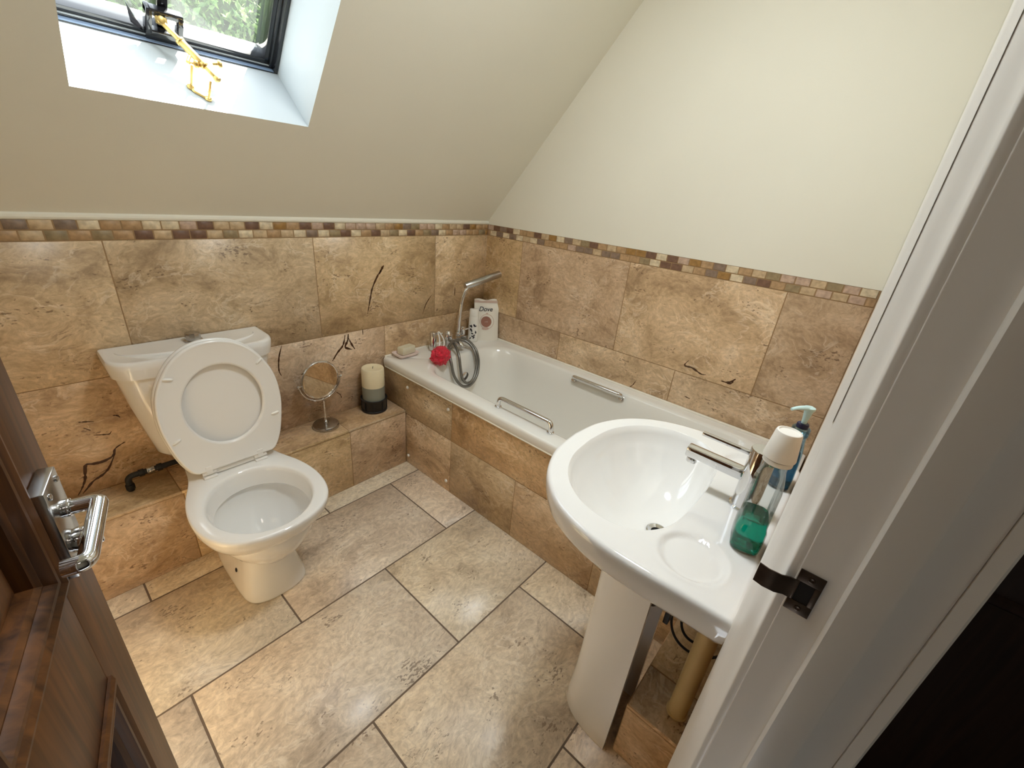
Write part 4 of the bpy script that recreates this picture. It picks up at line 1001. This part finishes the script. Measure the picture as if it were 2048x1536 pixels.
# pedestal
pd = tag(None or empty('pedestal', (-1.0, -1.54, 0)), 'white porcelain pedestal column under the wash basin', 'pedestal')
def pring(hw, yf, z, yb=-1.604, th=.012):
    o = [V3((-1.002+hw*math.copysign(abs(cos(t))**.72, cos(t)), yb+(yf-yb)*abs(sin(t))**.80, z)) for t in [pi*k/36 for k in range(37)]]
    i_ = [V3((-1.002+(hw-th)*math.copysign(abs(cos(t))**.72, cos(t)), yb+(yf-th-yb)*abs(sin(t))**.80, z)) for t in [pi*k/36 for k in range(37)]]
    return o+i_[::-1]
bm = BM(); loft(bm, [pring(.096, -1.444, .0), pring(.098, -1.442, .008), pring(.095, -1.446, .05), pring(.089, -1.452, .16), pring(.086, -1.456, .40), pring(.088, -1.456, .55), pring(.091, -1.453, .60), pring(.091, -1.453, .629)])
finish(bm, 'column', 'porcelain', pd, sharp=50)
# pipe box and pipes under the basin
bm = BM(); x0, y1, zt = -1.078, -1.622, .205
tiles(bm, [(LY+.002, 0, y1, zt-.011)], (x0, 0, 0), Y, Z, -X); tiles(bm, grid_rects([0, zt-.011], lambda k: [-.88], x0, -.694), (0, y1, 0), X, Z, Y)
tiles(bm, grid_rects([LY+.002, y1], lambda k: [-.94], x0, -.694), (0, 0, zt), X, Y, Z); tiles(bm, [(LY+.002, zt-.0112, y1, zt)], (x0, 0, 0), Y, Z, -X, gap=.001)
tiles(bm, [(x0, zt-.0112, -.694, zt)], (0, y1, 0), X, Z, Y, gap=.001)
box(bm, (x0+.001, LY+.002, 0), (-.694, y1-.001, zt-.001), 0, 1)
tag(finish(bm, 'pipe_boxing', ['trav_wall', 'grout'], loc=(-.9, -1.69, 0), recalc=False), 'small tiled box on the floor behind the basin pedestal', 'pipe box')
bm = BM(); lathe(bm, [(.0225, .0005), (.0225, .50), (.018, .505)], (-1.004, -1.722, zt), Z, 28); lathe(bm, [(.026, .0008), (.026, .004), (.0226, .006)], (-1.004, -1.722, zt), Z, 28)
tag(finish(bm, 'waste_pipe', 'cream_pipe', loc=(-1.004, -1.722, zt)), 'cream plastic waste pipe rising from the tiled box to the basin', 'pipe')
bm = BM()
pc0 = V3((-.88, -1.695, .362))
for rr_, off in ((.078, 0), (.052, .008)):
    tube(bm, [pc0+V3((off+.006*sin(t*2), -rr_*.92*cos(t)*-1, rr_*1.2*sin(t))) for t in [radians(60-300*k/40) for k in range(36)]]+[pc0+V3((off, -.061, .06))], .0036, 8)
tag(finish(bm, 'cable', 'rubber', loc=pc0), 'black cable looped under the wash basin beside the cream pipe', 'cable')
bm = BM(); box(bm, (-1.03, -1.640, .47), (-.96, -1.628, .625), .002); lathe(bm, [(.028, 0), (.031, .004), (.031, .060), (.022, .068)], (-.985, -1.575, .47), Z, 24); lathe(bm, [(.018, 0), (.018, .09)], (-.985, -1.575, .535), Z, 24)  # the black box stands in for the shade inside the pedestal back
tag(finish(bm, 'basin_trap', 'rubber', loc=(-.985, -1.575, .47)), 'dark plastic trap and black slab for the shade behind the pedestal', 'trap')

# ------------------------------------------------------------------ bottles on the basin
def rloft(bm, specs, c, ang, n=6, mat=0, caps=(True, True)):
    c = V3(c); rr = [rrect(c.x-a, c.x+a, c.y-b, c.y+b, r, c.z+z, n) for a, b, r, z in specs]; loft(bm, rot_rings(rr, c, ang), *caps, mat=mat)
mw = thing('mouthwash_bottle', (-1.098, -1.718, BZ), 'clear bottle a third full of green mouthwash with white cap on basin', 'bottle')
mo = V3((-1.098, -1.718, BZ+.0003)); an = radians(12)
BODY = [(.024, .017, .012, 0), (.031, .0225, .015, .004), (.0325, .0235, .015, .02), (.0325, .0235, .015, .045), (.030, .0215, .014, .052), (.0295, .021, .014, .060), (.0295, .021, .014, .125), (.0285, .020, .0145, .138), (.024, .018, .0145, .150), (.0185, .0165, .0145, .158), (.0165, .0165, .0140, .162), (.0165, .0165, .0140, .176)]
bm = BM(); rloft(bm, BODY, mo, an); finish(bm, 'bottle_body', 'clear', mw, sharp=50)
bm = BM(); k = .94
rloft(bm, [(a*k, b*k, r*k, z+.0015) for a, b, r, z in BODY[:6]]+[(.0295*k, .021*k, .014*k, .066)], mo, an); lq = finish(bm, 'mouthwash_liquid', 'green_liq', mw, sharp=50); lq['label'] = 'green liquid'
bm = BM(); lathe(bm, [(.0200, .170), (.0215, .171), (.0215, .178), (.0208, .179)], mo, Z, 40); lathe(bm, [(.0232, .180), (.0235, .182), (.0185, .2245), (.0175, .227), (.0150, .2275), (.0140, .2255), (.001, .2255)], mo, Z, 40)
cp = finish(bm, 'cap', 'plastic_w', mw, sharp=40)
bm = BM(); lathe(bm, [(.0205, .1785), (.0218, .1788), (.0218, .1803), (.0205, .1806)], mo, Z, 40); finish(bm, 'seal_line', 'print_dark', cp)
so_ = thing('soap_pump_bottle', (-.836, -1.728, BZ), 'blue liquid soap bottle with pale pump head at back of basin', 'soap dispenser')
sc = V3((-.842, -1.724, BZ+.0003))
SB = [(.026, .015, .012, 0), (.032, .020, .016, .004), (.033, .021, .017, .03), (.031, .020, .017, .062), (.029, .019, .017, .085), (.024, .017, .016, .100), (.0165, .0155, .015, .108), (.0150, .0150, .0145, .118), (.0150, .0150, .0145, .128)]
bm = BM(); rloft(bm, SB, sc, radians(5)); finish(bm, 'bottle_body', 'bluetint', so_, sharp=50)
bm = BM(); k = .93; rloft(bm, [(a*k, b*k, r*k, z+.001) for a, b, r, z in SB[:4]]+[(.0285*k, .0187*k, .0165*k, .078)], sc, radians(5)); finish(bm, 'soap_liquid', 'blue_liq', so_, sharp=50)
bm = BM(); lathe(bm, [(.0160, .122), (.0168, .123), (.0168, .138), (.015, .140)], sc, Z, 32); finish(bm, 'neck_ring', 'bluetint', so_)
bm = BM(); lathe(bm, [(.0110, .1395), (.0112, .147), (.0100, .149), (.0055, .1492)], sc, Z, 24); finish(bm, 'collar', 'navy', so_)
bm = BM(); lathe(bm, [(.0048, .149), (.0052, .156), (.0078, .176), (.0105, .181), (.0100, .185), (.005, .187), (.001, .1875)], sc, Z, 24, sx=1, sy=1)
nd = V3((-.75, .62, 0)).normalized()
tube(bm, catmull([sc+Z*.182-nd*.004, sc+nd*.012+Z*.184, sc+nd*.028+Z*.184, sc+nd*.042+Z*.181], 6), [.0075-.0042*k/18 for k in range(19)], 12, flat=.75)
finish(bm, 'pump_head', 'aqua', so_)

# ------------------------------------------------------------------ light
w = bpy.data.worlds.new('sky'); C.world = w; w.use_nodes = True; nt = w.node_tree; nt.nodes.clear()
out = nt.nodes.new('ShaderNodeOutputWorld'); bg = nt.nodes.new('ShaderNodeBackground'); sk = nt.nodes.new('ShaderNodeTexSky')
sk.sky_type = 'NISHITA'; sk.sun_disc = False; sk.sun_elevation = radians(58.8); sk.sun_rotation = radians(60); sk.dust_density = 2.0; sk.air_density = 1.0
bg.inputs[1].default_value = 1.0
mk = nt.nodes.new('ShaderNodeMix'); mk.data_type = 'RGBA'; mk.blend_type = 'ADD'; mk.inputs[0].default_value = 1; mk.clamp_result = False
sc_ = nt.nodes.new('ShaderNodeVectorMath'); sc_.operation = 'SCALE'; sc_.inputs['Scale'].default_value = .18; nt.links.new(sk.outputs[0], sc_.inputs[0])
nt.links.new(sc_.outputs[0], mk.inputs[6]); mk.inputs[7].default_value = (2.5, 2.7, 2.9, 1)
nt.links.new(mk.outputs[2], bg.inputs[0]); nt.links.new(bg.outputs[0], out.inputs[0])
sdir_ = (X*.578+SN+SU*.85).normalized()
sl_ = bpy.data.lights.new('sun', 'SUN'); sl_.energy = 34; sl_.angle = radians(.6); sl_.color = (1, .96, .89)
so2 = bpy.data.objects.new('sun', sl_); col.objects.link(so2); so2.rotation_euler = sdir_.to_track_quat('Z', 'Y').to_euler()
pl = bpy.data.lights.new('window_portal', 'AREA'); pl.shape = 'RECTANGLE'; pl.size = WX1-WX0; pl.size_y = WHT; pl.cycles.is_portal = True
po = bpy.data.objects.new('window_portal', pl); col.objects.link(po)
mm = Matrix((X.to_4d(), SU.to_4d(), SN.to_4d(), (0, 0, 0, 1))).transposed(); mm[3][0] = mm[3][1] = mm[3][2] = 0; mm[3][3] = 1
po.matrix_world = Matrix.Translation(W((WX0+WX1)/2, D+.10, WHT/2)) @ mm.to_3x3().to_4x4()
hl = bpy.data.lights.new('hall_lamp', 'AREA'); hl.shape = 'DISK'; hl.size = .3; hl.energy = 1.4; hl.color = (1, .88, .76)
ho = bpy.data.objects.new('hall_lamp', hl); col.objects.link(ho); ho.location = (-1.9, -2.6, CT-.02)
bl = bpy.data.lights.new('bathroom_lamp', 'AREA'); bl.shape = 'DISK'; bl.size = .22; bl.energy = 10; bl.color = (.93, .98, 1)
bo = bpy.data.objects.new('bathroom_lamp', bl); col.objects.link(bo); bo.location = (-1.0, -1.30, CT-.01)

# ------------------------------------------------------------------ camera
cam = bpy.data.cameras.new('camera'); co = bpy.data.objects.new('camera', cam); col.objects.link(co)
cam.sensor_fit = 'HORIZONTAL'; cam.sensor_width = 36; cam.lens = 852.7156*36/2048; cam.clip_start = .02
r_ = V3((0.65497183, -0.7501394, 0.09111961)); u_ = V3((0.25813868, 0.33544203, 0.9060039)); f_ = V3((0.71019457, 0.56988553, -0.41334508))
m3 = Matrix((r_, u_, -f_)).transposed()
co.matrix_world = Matrix.Translation((-1.82439447, -1.74647816, 1.35544058)) @ m3.to_4x4()
C.camera = co
vs = C.view_settings; vs.view_transform = 'Standard'; vs.look = 'None'; vs.exposure = 0.5; vs.gamma = 1.0; vs.use_curve_mapping = False
C.cycles.use_denoising = True; C.cycles.max_bounces = 12; C.cycles.diffuse_bounces = 8; C.cycles.glossy_bounces = 6; C.cycles.transparent_max_bounces = 12; C.cycles.sample_clamp_indirect = 8; C.cycles.caustics_reflective = False; C.cycles.caustics_refractive = False
